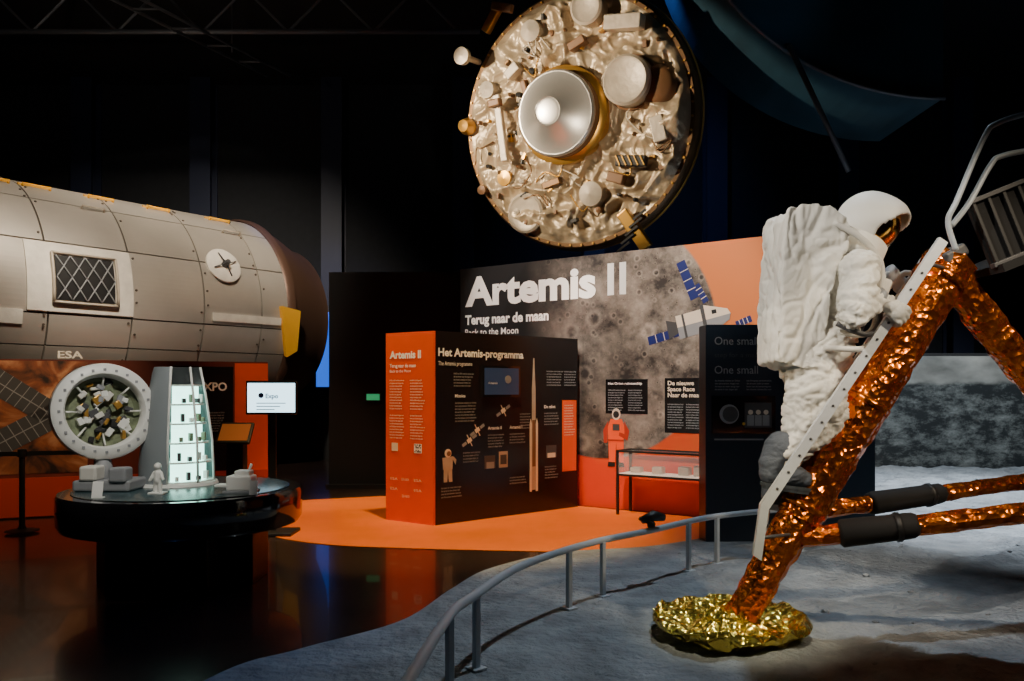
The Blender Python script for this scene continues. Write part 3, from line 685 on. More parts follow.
db('gold_bracket', -1.3, 1.88, .15, .5, .14, .14, 50, 'gold'); db('gold_bracket', -1.05, 1.98, .25, .14, .4, .1, 70, 'brown')
dl('edge_knob', -1.72, 1.28, [(.05, 0), (.05, .5), (.14, .5), (.14, .6), (0, .62)], 'offwhite', 20)
dl('edge_knob', -1.98, .22, [(.12, 0), (.15, .15), (.1, .3), (0, .33)], 'gold', 20)
dl('edge_knob', -1.75, -.9, [(.08, 0), (.08, .25), (0, .27)], 'brown', 20)
for i in range(70):
    a = random.uniform(0, 6.28); r = random.uniform(.95, 1.85); x, y = r * math.cos(a), r * math.sin(a)
    if random.random() < .5: dl('fitting', x, y, [(s := random.uniform(.02, .05), .05), (s, .22), (0, .24)], random.choice(['offwhite', 'brown', 'black', 'bronze']), 12)
    else: db('fitting', x, y, .17, random.uniform(.05, .14), random.uniform(.03, .08), .12, random.uniform(0, 90), random.choice(['black', 'bronze', 'brown', 'gold']), .008)
for i in range(14):
    a = random.uniform(0, 6.28); r = random.uniform(.9, 1.5); x, y = r * math.cos(a), r * math.sin(a)
    q = [V((x, y, .12))]
    for s in range(3): q.append(q[-1] + V((random.uniform(-.3, .3), random.uniform(-.3, .3), random.uniform(.02, .08) if s == 0 else 0)))
    tube('harness', [MD @ (p + V((0, 0, .06))) for p in catmull(q, 5)], .012, random.choice(['offwhite', 'bronze', 'gold']), e, 6)
for i in range(60):
    a = 2 * math.pi * i / 60; dl('rim_bolt', 2.0 * math.cos(a), 2.0 * math.sin(a), [(.018, .04), (.018, .08), (0, .08)], 'gold', 8)
for x in (-1.2, 1.2):
    p = MD @ V((x, 1.4, -.5)); tube('suspension_cable', [p, (p.x, p.y, 9.15)], .015, 'black', e, 6)

# curved canopy + pipe upper right
e = grp('curved_ceiling_canopy', (4, 12, 7))
vs = []; fs = []
for i in range(25):
    a = math.radians(180 + 90 * i / 24)
    vs += [(6.2 + 3.8 * math.cos(a), 11.5, 9.18 + 3.4 * math.sin(a)), (6.2 + 3.8 * math.cos(a), 13.5, 9.18 + 3.4 * math.sin(a))]
for i in range(24): fs.append((2 * i, 2 * i + 1, 2 * i + 3, 2 * i + 2))
b = len(vs)
vs += [(6.2, 11.5, 9.18), (6.2, 13.5, 9.18)]
for i in range(24): fs.append((2 * i, 2 * i + 2, b)); fs.append((2 * i + 1, 2 * i + 3, b + 1))
mk('canopy_shell', vs, fs, 'canopy', e)
tube('canopy_edge_pipe', [(6.2 + 3.82 * math.cos(math.radians(180 + 90 * i / 24)), 11.45, 9.18 + 3.42 * math.sin(math.radians(180 + 90 * i / 24))) for i in range(25)], .03, 'beam', e, 8)
tube('canopy_stay', [(3.95, 11.4, 6.5), (4.8, 11.4, 4.7)], .04, 'beam', e, 8)

# ------------------------------------------------------------------ lander leg
e = grp('lunar_lander_leg', (1.42, 5.1, 0))
S0 = V((1.42, 5.1, .1)); S1 = V((2.76, 5.1, 2.37))
crumple('primary_strut_lower', S0, S0.lerp(S1, .36), .10, .13, 'foil', e, 15, 11, .085)
crumple('primary_strut_upper', S0.lerp(S1, .3), S1 + V((.04, 0, .06)), .140, .155, 'foil', e, 30, 13, .075)
for t in (.33, .62, .97):
    p = S0.lerp(S1, t); d = (S1 - S0).normalized(); r = .142 + .02 * t
    tube('foil_tape_band', [p - d * .02, p + d * .02], r * 1.02, 'foil', e, 20)
FA0, FA1 = (1.82, 5.12, .80), (5.6, 6.1, 1.14)
NA0, NA1 = (1.82, 5.05, .66), (5.4, 4.25, 1.24)
crumple('secondary_strut_far', FA0, FA1, .055, .06, 'foil', e, 46, 9, .11)
crumple('secondary_strut_near', NA0, NA1, .065, .065, 'foil', e, 46, 9, .11)
def along(a, b, x): a = V(a); b = V(b); return a.lerp(b, (x - a.x) / (b.x - a.x))
for nm, a, b, x0, x1, r in (('sleeve_far', FA0, FA1, 2.36, 2.88, .078), ('sleeve_near', NA0, NA1, 2.06, 2.46, .09)):
    tube(nm, [along(a, b, x0 - .02), along(a, b, x0), along(a, b, x1), along(a, b, x1 + .03)], [r * .75, r, r * .9, r * .7], 'mblack', e, 8)
    tube(nm + '_band', [along(a, b, x1 - .1), along(a, b, x1 - .07)], r * 1.04, 'black', e, 8)
crumple('upper_brace', S1 + V((-.02, .02, .04)), (4.05, 5.35, .93), .11, .09, 'foil', e, 28, 11, .09)
box('strut_head', (2.76, 5.1, 2.44), (.16, .28, .08), 'dgrey', e, Matrix.Rotation(math.radians(-30), 3, 'Y'), .02)
vs = []; fs = []; prof = [(.0, .03), (.15, .03), (.3, .035), (.4, .06), (.47, .11), (.49, .135), (.475, .16), (.44, .135), (.36, .10), (.24, .09), (.16, .13), (.12, .2), (0, .22)]
for (r, z) in prof:
    for j in range(48):
        th = 2 * math.pi * j / 48; jr = 1 + random.uniform(-.04, .04); vs.append((1.39 + r * jr * math.cos(th), 5.12 + r * jr * math.sin(th), max(.02, z + random.uniform(-.024, .024))))
for i in range(len(prof) - 1):
    for j in range(48):
        a_, b_, c_, d_ = i * 48 + j, i * 48 + (j + 1) % 48, (i + 1) * 48 + (j + 1) % 48, (i + 1) * 48 + j
        fs += [(a_, b_, c_), (a_, c_, d_)] if random.random() < .5 else [(a_, b_, d_), (b_, c_, d_)]
mk('foot_pad', vs, fs, 'goldfoil', e)
# ladder (slightly turned about the vertical)
YN, YF = 4.84, 5.30
def rx(z, y=4.84):
    b = 1.525 + (z - .89) * .671 if z > .89 else 1.48 + (z - .58) * .145
    return b + (y - 4.84) * .36
def rail(nm, y):
    pts = [V((rx(.58, y), y, .58)), V((rx(.8901, y), y, .89)), V((rx(2.5, y), y, 2.5))]
    vs = []; fs = []
    bd = V((.83, 0, -.557))
    for p in pts:
        for sx, sy in ((-1, -1), (1, -1), (1, 1), (-1, 1)): vs.append(p + bd * sx * .03 + V((0, sy * .016, 0)))
    for i in range(2):
        for k in range(4): fs.append((i * 4 + k, i * 4 + (k + 1) % 4, i * 4 + 4 + (k + 1) % 4, i * 4 + 4 + k))
    fs += [(0, 1, 2, 3), (8, 9, 10, 11)]
    mk(nm, vs, fs, 'alu', e)
rail('ladder_rail', YN); rail('ladder_rail', YF)
for i in range(9):
    z = .62 + .2 * i if i else .64
    tube('ladder_rung', [(rx(z, YN), YN, z), (rx(z, YF), YF, z)], .017, 'alu', e, 10)
for z in (.7, 2.36):
    for y in (YN, YF):
        sx = 1.42 + (z - .1) * .59
        tube('ladder_bracket', [(rx(z, y), y, z), (sx, 5.1 + (y - 5.1) * .3, z - .01)], .012, 'dgrey', e, 8)
for i in range(14):
    z = 1.0 + i * .1; tube('rail_rivet', [(rx(z), YN - .022, z), (rx(z), YN - .014, z)], .008, 'dgrey', e, 8)
RY = Matrix.Rotation(math.radians(-22), 3, 'Y')
box('porch_deck', (3.80, 5.35, 2.66), (1.7, .9, .05), 'mblack', e, RY)
box('porch_side_sheet', (3.68, 5.0, 2.87), (1.65, .03, .42), 'mblack', e, RY)
for i in range(17):
    t = i / 16; c_ = V((3.68, 4.975, 2.87)) + RY @ V((-.8 + 1.6 * t, 0, 0))
    box('porch_sheet_rib', c_, (.025, .03, .42), 'black', e, RY, .005)
for k in (-1, 1):
    c_ = V((3.68, 4.97, 2.87)) + RY @ V((0, 0, .21 * k)); box('porch_sheet_edge', c_, (1.67, .05, .03), 'dgrey', e, RY, .005)
tube('handrail_outer', catmull([(2.72, 4.9, 2.45), (2.66, 4.88, 2.62), (2.70, 4.85, 2.75), (2.86, 4.85, 3.12), (2.96, 4.86, 3.22), (3.3, 4.9, 3.33), (4.2, 4.95, 3.62)], 6), .017, 'steel', e, 10)
tube('handrail_inner', catmull([(2.70, 4.92, 2.60), (2.80, 4.9, 2.74), (2.93, 4.9, 2.97), (3.01, 4.9, 3.03), (3.3, 4.9, 3.09), (4.2, 4.95, 3.30)], 6), .017, 'steel', e, 10)
box('descent_stage_side', (5.9, 5.6, 2.0), (1.0, 3.6, 2.6), 'foil', e, bevel=.1)
for y in (4.3, 6.8): tube('stage_stand', [(5.9, y, .02), (5.9, y, .8)], .08, 'black', e, 12)

# ------------------------------------------------------------------ astronaut
e = grp('astronaut', (1.85, 5.12, .9))
YC = 5.12
GRIP_N = V((rx(2.06, YN), YN, 2.06)); GRIP_F = V((rx(2.28, YF), YF, 2.28))
RB = V((.83, 0, -.557)).normalized()
WN = GRIP_N - RB * .12 + V((0, -.035, 0)); WF = GRIP_F - RB * .12 + V((0, .035, 0))
body_segs = [
    ((1.94, YC, 1.76), .20, (2.02, YC, 1.98), .19), ((2.02, YC, 1.98), .19, (2.10, YC, 2.2), .19), ((2.10, YC, 2.2), .19, (2.18, YC, 2.42), .14),
    ((2.10, YC, 2.28), .17, (2.13, 4.90, 2.33), .13), ((2.10, YC, 2.28), .17, (2.13, 5.34, 2.33), .13),
    ((2.13, 4.88, 2.33), .125, (2.02, 4.72, 2.05), .106), ((2.02, 4.72, 2.05), .104, WN, .066),
    ((2.13, 5.35, 2.33), .125, (2.19, 5.46, 2.06), .102), ((2.19, 5.46, 2.06), .10, WF, .06),
    ((1.90, 5.04, 1.74), .18, (1.97, 5.02, 1.44), .145), ((1.97, 5.02, 1.44), .14, (1.71, 5.02, 1.18), .112),
    ((1.93, 5.22, 1.72), .18, (2.03, 5.23, 1.38), .142), ((2.03, 5.23, 1.38), .138, (1.76, 5.23, 1.04), .108),
    ((1.86, 5.03, 1.6), .15, (1.78, 5.02, 1.25), .115)]
ells = [((1.97, YC, 1.85), (.20, .24, .2)), ((2.10, YC, 2.22), (.19, .25, .2)), ((1.91, YC, 1.72), (.2, .24, .15))]
bd = sdfbody('suit_body', body_segs, ells, 'suit', e, .010, 5)
folds(bd, .022, .020, 5.0, (1, 1, 1.7)); folds(bd, .004, .007, 12, (1, 1, 1.8))
def gloves(nm, gp, side):
    a = V((.557, 0, .83)).normalized(); b = RB; c = V((0, side, 0))
    P = lambda x, y, z: gp + a * x + b * y + c * z
    segs = [(P(0, -.12, .035), .045, P(0, -.05, .048), .042)]
    for i, (s, L) in enumerate(((-.048, .85), (-.016, 1.0), (.016, 1.05), (.048, .95))):
        segs += [(P(s * .8, -.04, .052), .02, P(s, .035, .052), .0185), (P(s, .035, .052), .0185, P(s, .068 * L, .022), .0175),
                 (P(s, .068 * L, .022), .0175, P(s, .066 * L, -.022), .0165), (P(s, .066 * L, -.022), .0165, P(s, .03, -.042), .015)]
    segs += [(P(.03, -.075, .035), .024, P(.065, -.064, .005), .02), (P(.065, -.064, .005), .02, P(.07, -.048, -.028), .018), (P(.07, -.048, -.028), .018, P(.055, -.012, -.042), .0165)]
    sdfbody(nm, segs, [(P(0, -.01, .058), (.055, .032, .055))], 'glove', e, .0055, 2)
    tube(nm + '_cuff', [P(0, -.16, .03), P(0, -.11, .036)], [.074, .066], 'grey', e, 20)
gloves('glove_right', GRIP_N, -1)
gloves('glove_left', GRIP_F, 1)
def boot(nm, an):
    x, y, z = an
    segs = [((x + .05, y, z + .07), .108, (x, y, z - .02), .09), ((x, y, z - .02), .085, (x - .02, y, z - .09), .074),
            ((x - .02, y, z - .09), .074, (x + .1, y, z - .1), .068), ((x, y, z - .03), .082, (x + .1, y, z - .085), .072), ((x + .1, y, z - .1), .068, (x + .19, y, z - .125), .054)]
    o = sdfbody(nm, segs, [((x + .12, y, z - .1), (.1, .076, .06))], 'boot', e, .008, 5)
    folds(o, .005, .004, 12, (1, 1, 2))
    pts = []
    for i in range(24):
        t = 2 * math.pi * i / 24; pts.append((x + .085 + .17 * math.cos(t), y + (.076 if math.cos(t) > 0 else .065) * math.sin(t)))
    for k in range(2):
        s = 1 - .05 * (k % 2)
        zz = lambda px: z - .15 - .02 * k - (px - x) * .13
        vs = [(x + .085 + (px - x - .085) * s, y + (py - y) * s, zz(px)) for px, py in pts] + [(x + .085 + (px - x - .085) * s, y + (py - y) * s, zz(px) - .02) for px, py in pts]
        n = 24; mk(nm + '_sole', vs, [tuple(range(n)), tuple(range(n, 2 * n))] + [(i, (i + 1) % n, (i + 1) % n + n, i + n) for i in range(n)], 'sole', e)
boot('boot_right', (1.64, 5.02, 1.16)); boot('boot_left', (1.72, 5.22, 1.0))
# backpack
poly = [(1.62, 1.77), (1.622, 1.95), (1.65, 2.4), (1.67, 2.64), (1.70, 2.72), (1.78, 2.75), (1.95, 2.74), (2.06, 2.65), (2.09, 2.55), (1.99, 2.3), (1.94, 1.95), (1.92, 1.74), (1.78, 1.71)]
n = len(poly); y0, y1 = 4.89, 5.36
o = mk('life_support_backpack', [(x, y0, z) for x, z in poly] + [(x, y1, z) for x, z in poly], [tuple(range(n)), tuple(range(n, 2 * n))] + [(i, (i + 1) % n, (i + 1) % n + n, i + n) for i in range(n)], 'pack', e)
md = o.modifiers.new('r', 'REMESH'); md.mode = 'VOXEL'; md.voxel_size = .009
md = o.modifiers.new('s', 'SMOOTH'); md.iterations = 14; bake(o); o.data.polygons.foreach_set('use_smooth', [True] * len(o.data.polygons))
folds(o, .026, .022, 2.8, (1.5, 1, .7), 5); folds(o, .005, .007, 8, (1.3, 1, .8), 5)
tube('backpack_strap', catmull([(1.97, 4.9, 2.62), (2.13, 4.88, 2.52), (2.27, 4.93, 2.38), (2.28, 4.95, 2.2)], 5), .02, 'whitem', e, 8)
tube('backpack_strap', catmull([(1.90, 4.87, 1.85), (2.09, 4.84, 1.84), (2.19, 4.95, 1.86)], 5), .018, 'whitem', e, 8)
for k, (c, y) in enumerate((('dgrey', 4.98), ('glove', 5.04), ('dgrey', 5.22))):
    tube('oxygen_hose', catmull([(1.98, y - .1, 2.0 - .04 * k), (2.14, y - .14, 1.93), (2.28, y, 2.0), (2.3, y, 2.16)], 6), .017, c, e, 10)
box('chest_control_unit', (2.30, 5.12, 2.2), (.1, .28, .2), 'whitem', e, Matrix.Rotation(math.radians(20), 3, 'Y'), .02)
# neck ring + helmet
HC = V((2.285, YC, 2.655)); f = V((.68, -.64, -.36)).normalized()
tube('neck_ring', [(2.17, YC, 2.44), (2.2, YC, 2.5)], [.165, .165], 'helmet', e, 28)
mh = axm(HC, f)
bm = bmesh.new(); bmesh.ops.create_uvsphere(bm, u_segments=96, v_segments=72, radius=.2)
bmesh.ops.rotate(bm, matrix=Matrix.Rotation(math.radians(90), 3, 'X'), verts=bm.verts)
dele = []
for v in bm.verts:
    n_ = v.co.normalized()
    if n_.z > .2 and (n_.x / .78) ** 2 + ((n_.y + .10) / .66) ** 2 < 1: dele.append(v)
bmesh.ops.delete(bm, geom=dele, context='VERTS')
for v in bm.verts:
    n_ = v.co.normalized()
    if n_.z > .1 and n_.y > -.1: v.co.z += .045 * min(1, (n_.z - .1) / .5) * min(1, (n_.y + .1) / .4)
me = bpy.data.meshes.new('helmet_shell'); bm.to_mesh(me); bm.free(); me.materials.append(M['helmet'])
me.polygons.foreach_set('use_smooth', [True] * len(me.polygons))
o = bpy.data.objects.new('helmet_shell', me); COL.objects.link(o); o.matrix_world = mh; par(o, e)
md = o.modifiers.new('s', 'SOLIDIFY'); md.thickness = .014; md.offset = 0
bm = bmesh.new(); bmesh.ops.create_uvsphere(bm, u_segments=48, v_segments=32, radius=.187)
me = bpy.data.meshes.new('gold_visor'); bm.to_mesh(me); bm.free(); me.materials.append(M['visor']); me.polygons.foreach_set('use_smooth', [True] * len(me.polygons))
o = bpy.data.objects.new('gold_visor', me); COL.objects.link(o); o.matrix_world = mh; par(o, e)
tube('helmet_skirt', [(2.16, YC, 2.42), (2.2, YC, 2.5), (2.235, YC, 2.56)], [.19, .18, .172], 'suit', e, 28)

# ------------------------------------------------------------------ railing
e = grp('low_guard_railing', (.5, 5.6, 0))
rp_pts = catmull([(-.43, 2.6, .45), (-.41, 3.15, .45), (-.315, 4.07, .45), (-.22, 4.42, .45), (.06, 5.2, .45), (.58, 5.97, .45), (1.12, 6.5, .45), (1.72, 7.13, .45), (2.3, 7.5, .45), (2.95, 7.8, .45)], 8)
tube('handrail', rp_pts, .026, 'steel', e, 12)
for (x, y) in ((-.42, 2.9), (-.315, 4.05), (-.2, 4.5), (.41, 5.74), (.69, 6.08), (1.53, 6.93), (1.85, 7.22), (2.8, 7.74)):
    box('post', (x, y, .22), (.036, .036, .44), 'steel', e, Matrix.Rotation(.7, 3, 'Z'), .004)
    box('post_foot', (x, y, .03), (.09, .09, .012), 'steel', e, Matrix.Rotation(.7, 3, 'Z'), .003)
e = grp('rail_mounted_viewer', (1.15, 6.5, .49))
box('clamp', (1.13, 6.5, .50), (.06, .05, .05), 'black', e, bevel=.01)
tube('viewer_body', [(1.05, 6.46, .54), (1.15, 6.5, .57), (1.24, 6.54, .55)], [.03, .045, .03], 'black', e, 12)
box('viewer_handle', (1.09, 6.46, .53), (.14, .04, .03), 'black', e, Matrix.Rotation(.4, 3, 'Y'), .008)

# ------------------------------------------------------------------ round display table
TX, TY = -2.76, 6.75
e = grp('round_display_table', (TX, TY, 0))
MT = Matrix.Translation((TX, TY, 0))
lathe('table_drum', [(0, .46), (.86, .46), (.93, .48), (.955, .52), (.96, .735), (.945, .765), (0, .77)], 'gblack', e, 80, MT)
lathe('tabletop_graphic', [(0, .774), (.84, .774), (.85, .771)], mat('tabletop_teal', (.03, .06, .07), .25, var=.5, vscale=5), e, 64, MT)
lathe('base_core', [(.42, .0), (.42, .48)], 'black', e, 48, MT)
for k in range(5):
    a = math.radians(-90 + 72 * k + 18); R = Matrix.Rotation(a, 3, 'Z')
    c_ = V((TX, TY, .23)) + R @ V((.46, 0, 0)); box('base_leg', c_, (.36, .42, .46), 'black', e, R, .01)
e = grp('space_capsule_model', (-3.38, 6.6, .77))
ax = V((.62, -.77, .10)).normalized(); CC = V((-3.41, 6.66, 1.41)); MC = axm(CC, ax)
lathe('capsule_shell', [(0, -.40), (.16, -.40), (.22, -.36), (.33, -.16), (.385, -.04), (.40, .06), (.395, .1), (.37, .12), (.31, .125), (.295, .11), (.285, .0)], 'capw', e, 64, MC)
lathe('shell_seam', [(.347, -.13), (.352, -.12), (.357, -.11)], 'dgrey', e, 64, MC)
lathe('shell_seam', [(.40, .03), (.404, .04), (.402, .05)], 'dgrey', e, 64, MC)
for k in range(6):
    a = math.radians(150 + 25 * k); box('window', (0, 0, 0), (.07, .05, .02), 'dgrey', e, bevel=.008, mw=MC @ Matrix.Rotation(a, 4, 'Z') @ Matrix.Translation((.29, 0, -.235)) @ Matrix.Rotation(math.radians(118), 4, 'Y'))
lathe('capsule_floor', [(.29, .02), (.25, -.02), (0, -.03)], 'capgreen', e, 48, MC)
for k in range(24):
    a = 2 * math.pi * k / 24; box('rim_bolt', (0, 0, 0), (.02, .02, .012), 'grey', e, mw=MC @ Matrix.Translation((.34 * math.cos(a), .34 * math.sin(a), .125)))
def cb(x, y, z, sx, sy, sz, a, m): return box('interior_equipment', (0, 0, 0), (sx, sy, sz), m, e, bevel=.006, mw=MC @ Matrix.Translation((x, y, z)) @ Matrix.Rotation(math.radians(a), 4, 'Z'))
rq = random.Random(3)
for k in range(46):
    a = rq.uniform(0, 6.28); r = rq.uniform(.03, .25)
    cb(r * math.cos(a), r * math.sin(a), .01, rq.uniform(.03, .09), rq.uniform(.02, .07), rq.uniform(.03, .08), rq.uniform(0, 90), rq.choice(['capw', 'grey', 'capgreen', 'black', 'gold', 'whitem', 'dgrey']))
for k in range(8):
    a = 2 * math.pi * k / 8; tube('interior_rib', [MC @ V((.28 * math.cos(a), .28 * math.sin(a), .07)), MC @ V((.18 * math.cos(a), .18 * math.sin(a), 0))], .008, 'capw', e, 6)
tube('support_arm', [(-3.38, 6.6, 1.05), (-3.36, 6.6, .8)], [.06, .09], 'grey', e, 16)
box('support_base', (-3.30, 6.58, .82), (.46, .34, .09), 'grey', e, bevel=.02); box('support_block', (-3.40, 6.48, .92), (.14, .16, .12), 'whitem', e, bevel=.02); box('support_block', (-3.16, 6.46, .91), (.14, .14, .12), 'grey', e, bevel=.02)
# tower model
e = grp('cutaway_tower_model', (-2.86, 6.85, .77))
TXm, TYm = -2.92, 6.98
Mt = Matrix.Translation((TXm, TYm, 0))
lathe('outer_shell', [(.31, .775), (.31, .95), (.29, 1.15), (.235, 1.55), (.2, 1.74), (.185, 1.79), (0, 1.79)], 'towerg', e, 40, Mt, True, 10, 278)
lathe('base_plate', [(0, .80), (.33, .80), (.34, .775)], 'capw', e, 48, Mt)
for k in range(6):
    z = .80 + k * .165; r = .3 - (z - .8) * .12
    lathe('floor_plate', [(0, z), (r, z), (r, z + .014), (0, z + .014)], 'capw', e, 36, Mt)
    if k < 5:
        a0, a1 = math.radians(279), math.radians(368); r2 = r * .8
        vs = [(TXm + r2 * math.cos(a0 + (a1 - a0) * i / 8), TYm + r2 * math.sin(a0 + (a1 - a0) * i / 8), zz) for i in range(9) for zz in (z + .014, z + .163)]
        mk('lit_cabin_wall', vs, [(2 * i, 2 * i + 1, 2 * i + 3, 2 * i + 2) for i in range(8)], 'lit', e)
        for i in range(4):
            aa = math.radians(292 + 20 * i + 4 * k); box('cabin_furniture', (TXm + r * .88 * math.cos(aa), TYm + r * .88 * math.sin(aa), z + .04 + .02 * ((i + k) % 2)), (.04, .03, .04 + .03 * ((i + k) % 2)), random.choice(['capw', 'dgrey', 'capgreen']), e, Matrix.Rotation(aa, 3, 'Z'), .005)
for a in (278, 325, 370):
    aa = math.radians(a); tube('frame_post', [(TXm + .305 * math.cos(aa), TYm + .305 * math.sin(aa), .78), (TXm + .29 * math.cos(aa), TYm + .29 * math.sin(aa), 1.15), (TXm + .235 * math.cos(aa), TYm + .235 * math.sin(aa), 1.55), (TXm + .19 * math.cos(aa), TYm + .19 * math.sin(aa), 1.79)], .011, 'capw', e, 8)
e = grp('miniature_astronaut_figure', (-2.79, 6.3, .77))
X = .14
sdfbody('figure', [((-2.93 + X, 6.3, .88), .03, (-2.93 + X, 6.3, .94), .028), ((-2.945 + X, 6.3, .87), .02, (-2.95 + X, 6.3, .79), .016), ((-2.915 + X, 6.3, .87), .02, (-2.91 + X, 6.3, .79), .016), ((-2.955 + X, 6.3, .94), .016, (-2.985 + X, 6.28, .88), .012), ((-2.905 + X, 6.3, .94), .016, (-2.88 + X, 6.28, .89), .012)], [((-2.93 + X, 6.3, .99), (.03, .03, .032))], 'capw', e, .006, 2)
box('figure_base', (-2.93 + X, 6.3, .782), (.12, .1, .016), 'capw', e, bevel=.004)
e = grp('white_satellite_model', (-2.17, 6.4, .77))
box('body', (-2.17, 6.42, .85), (.2, .16, .12), 'capw', e, bevel=.015); box('body_upper', (-2.15, 6.42, .92), (.12, .12, .06), 'capw', e, bevel=.01)
box('wing', (-2.31, 6.4, .83), (.1, .12, .02), 'capw', e, bevel=.004); box('foot', (-2.17, 6.42, .783), (.24, .2, .02), 'grey', e, bevel=.004)
tube('mast', [(-2.11, 6.42, .94), (-2.09, 6.42, 1.0)], .012, 'capw', e, 8)
e = grp('caption_card', (-3.14, 6.06, .77)); box('card', (-3.14, 6.06, .84), (.08, .006, .12), 'white', e, Matrix.Rotation(-.2, 3, 'X')); box('card_foot', (-3.14, 6.07, .778), (.08, .05, .008), 'white', e)
e = grp('caption_card', (-2.02, 6.25, .77)); box('card', (-2.02, 6.25, .83), (.06, .006, .11), 'white', e, Matrix.Rotation(-.2, 3, 'X')); box('card_foot', (-2.02, 6.26, .778), (.06, .05, .008), 'white', e)

# monitor on stand
e = grp('monitor_stand', (-2.64, 8.8, 0))
box('bezel', (-2.64, 8.8, 1.505), (.56, .05, .37), 'gblack', e, bevel=.008); box('screen', (-2.64, 8.772, 1.505), (.52, .006, .32), 'screen', e)
box('pole', (-2.64, 8.84, .68), (.07, .04, 1.34), 'black', e); box('foot', (-2.64, 8.84, .02), (.5, .4, .04), 'black', e, bevel=.01)
FS = frame((-2.9, 8.765), (1, 0))
text('Expo', FS, .2, 1.50, .05, 'bluep', e, off=.002, bold=.002); disc2('screen_logo', FS, (.15, 1.53), .03, 'bluep', e, .003)
for k in range(3): rect('screen_row', FS, .1, .42 - .06 * k, 1.44 - .035 * k, 1.45 - .035 * k, 'grey', e, .003)
e = grp('touchscreen_lectern', (-3.25, 9.4, 0))
LX, LY = -3.25, 9.45
box('pedestal', (LX, LY, .5), (.2, .16, 1.0), 'black', e, bevel=.01); box('foot', (LX, LY, .015), (.45, .4, .03), 'black', e)
R = Matrix.Rotation(math.radians(50), 3, 'X'); box('screen_housing', (LX, LY - .06, 1.08), (.4, .3, .04), 'black', e, R, .01)
box('screen', V((LX, LY - .06, 1.08)) + R @ V((0, 0, .023)), (.34, .24, .004), 'scrorange', e, R)
e = grp('belt_stanchion', (-5.45, 8.9, 0))
lathe('pole', [(0, .02), (.17, .02), (.17, .03), (.05, .05), (.03, .08), (.03, .84), (.045, .85), (.045, .93), (0, .94)], 'black', e, 24, Matrix.Translation((-5.45, 8.9, 0)))
box('belt', (-6.3, 8.75, .88), (1.7, .01, .05), 'black', e, Matrix.Rotation(.17, 3, 'Z')); box('belt', (-4.95, 9.1, .88), (1.0, .01, .05), 'black', e, Matrix.Rotation(.35, 3, 'Z'))
e = grp('belt_stanchion', (-7.2, 8.6, 0)); lathe('pole', [(0, .02), (.17, .02), (.17, .03), (.05, .05), (.03, .08), (.03, .84), (.045, .85), (.045, .93), (0, .94)], 'black', e, 24, Matrix.Translation((-7.2, 8.6, 0)))
e = grp('blue_light_column', (-4.30, 18.2, 0)); box('housing', (-4.30, 18.25, 1.75), (.5, .1, 3.5), 'black', e); box('led_face', (-4.30, 18.19, 2.5), (.3, .02, 1.7), 'blueled', e)

# ------------------------------------------------------------------ lights
def spot(loc, tgt, w, col, ang, blend=.5, size=.12):  # exhibit spots plus added fills; no fixtures modelled, several sit well below the ceiling
    l = bpy.data.lights.new('spot_or_fill_light', 'SPOT'); l.energy = w; l.color = col; l.spot_size = math.radians(ang); l.spot_blend = blend; l.shadow_soft_size = size
    o = bpy.data.objects.new('spot_or_fill_light', l); COL.objects.link(o); o.location = loc
    o.rotation_euler = (V(tgt) - V(loc)).to_track_quat('-Z', 'Y').to_euler()
W = (1, .74, .46); W2 = (1, .88, .74); Cc = (.86, .94, 1)
spot((-5.2, 9.6, 6.0), (1.0, 13, 5.9), 3700, (1, .82, .58), 34, .3)
spot((.5, 8.0, 3.9), (.6, 13, 5.9), 260, (1, .84, .62), 34, .6)
spot((-3.5, 8.0, 8.8), (-6.3, 14.8, 3.8), 5400, (1, .86, .68), 62, .8)
spot((-.6, 8.0, 7.5), (-.9, 9.6, 0), 2500, (1, .68, .3), 46, .5)
spot((-.3, 5.5, 6.5), (2.1, 10.6, 2.1), 2700, W2, 36, .7)
spot((-1.8, 7.2, 7.4), (.3, 11.5, 2.9), 2600, W2, 24, .6)  # extra lamp added to brighten the wall title
spot((-2.8, 6.0, 6.0), (-1.1, 9.7, 1.3), 650, W, 26, .7)
spot((-1.6, 2.6, 5.0), (1.95, 5.12, 2.2), 950, (1, .92, .8), 28, .6, .06)
spot((2.2, 1.4, 3.2), (2.3, 5.12, 2.3), 60, (1, .9, .78), 30, .6)
spot((4.2, 2.0, 4.5), (2.6, 5.1, 1.6), 700, (1, .82, .58), 32, .7)
spot((-.6, 3.2, 3.0), (2.0, 5.1, 1.2), 160, (1, .8, .55), 30, .7, .05)
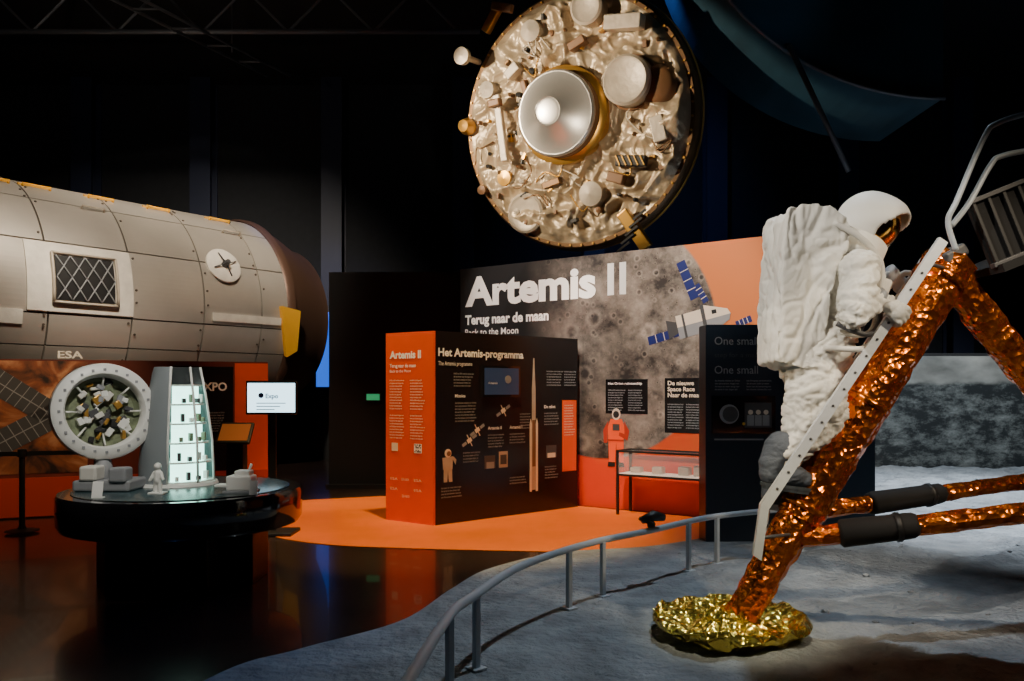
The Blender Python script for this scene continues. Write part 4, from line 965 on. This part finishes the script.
spot((1.0, 2.5, 4.5), (1.45, 5.1, .1), 600, (1, .88, .6), 16, .7)
spot((5.6, 11.8, 6.5), (3.0, 6.6, 0), 6500, (.74, .88, 1), 66, .9)
spot((8.5, 9.0, 6.0), (8.3, 14.9, 1.2), 1800, Cc, 62, .8)
spot((6.5, 9.5, 7.5), (6.2, 10.5, 0), 5500, (.85, .93, 1), 62, .9)
spot((2.4, 7.0, 7.5), (1.2, 5.6, 0), 800, (.74, .88, 1), 50, .9)  # added cool fill that lifts the railing and the ground around it
spot((-1.9, 4.2, 4.2), (-2.95, 6.6, 1.25), 420, (1, .95, .84), 34, .7)
spot((-4.6, 7.4, 4.0), (-6.0, 10.2, 1.1), 380, W, 50, .9)
spot((-3.1, 9.6, 6.5), (-3.0, 12.0, 0), 900, W, 34, .8)
spot((3.4, 6.2, 5.2), (2.6, 8.3, 1.5), 60, Cc, 40, .8)
spot((-2.2, 3.0, 6.5), (-1.9, 5.0, 0), 170, (.05, .3, 1), 26, 1)  # added lamp; its blue pool stands in for blue reflections in the floor
spot((-4.4, 14.0, 6.5), (-4.6, 19.5, 2.6), 260, (.04, .18, 1), 50, 1)
spot((2.0, 12.5, 8.5), (4.5, 19.8, 4.0), 420, (.2, .35, 1), 80, 1)  # added so the navy columns stand out from the back wall
spot((4.6, 7.5, 4.5), (3.3, 11.6, 7.4), 60, (.3, .7, 1), 34, 1)
spot((-6.0, 6.0, 5.0), (-7.0, 12.0, 8.8), 300, W2, 80, 1)  # added unseen uplight that makes the trusses faintly visible
w = bpy.data.worlds.new('dark_hall'); SC.world = w; w.use_nodes = True
w.node_tree.nodes['Background'].inputs[0].default_value = (.6, .65, .8, 1); w.node_tree.nodes['Background'].inputs[1].default_value = .015

# ------------------------------------------------------------------ camera
cam = bpy.data.cameras.new('camera'); co = bpy.data.objects.new('camera', cam); COL.objects.link(co)
co.location = (0, 0, 1.6); co.rotation_euler = (math.radians(90), 0, 0)
cam.sensor_width = 36; cam.lens = 28.125; cam.shift_y = .0474; cam.clip_end = 100
SC.camera = co
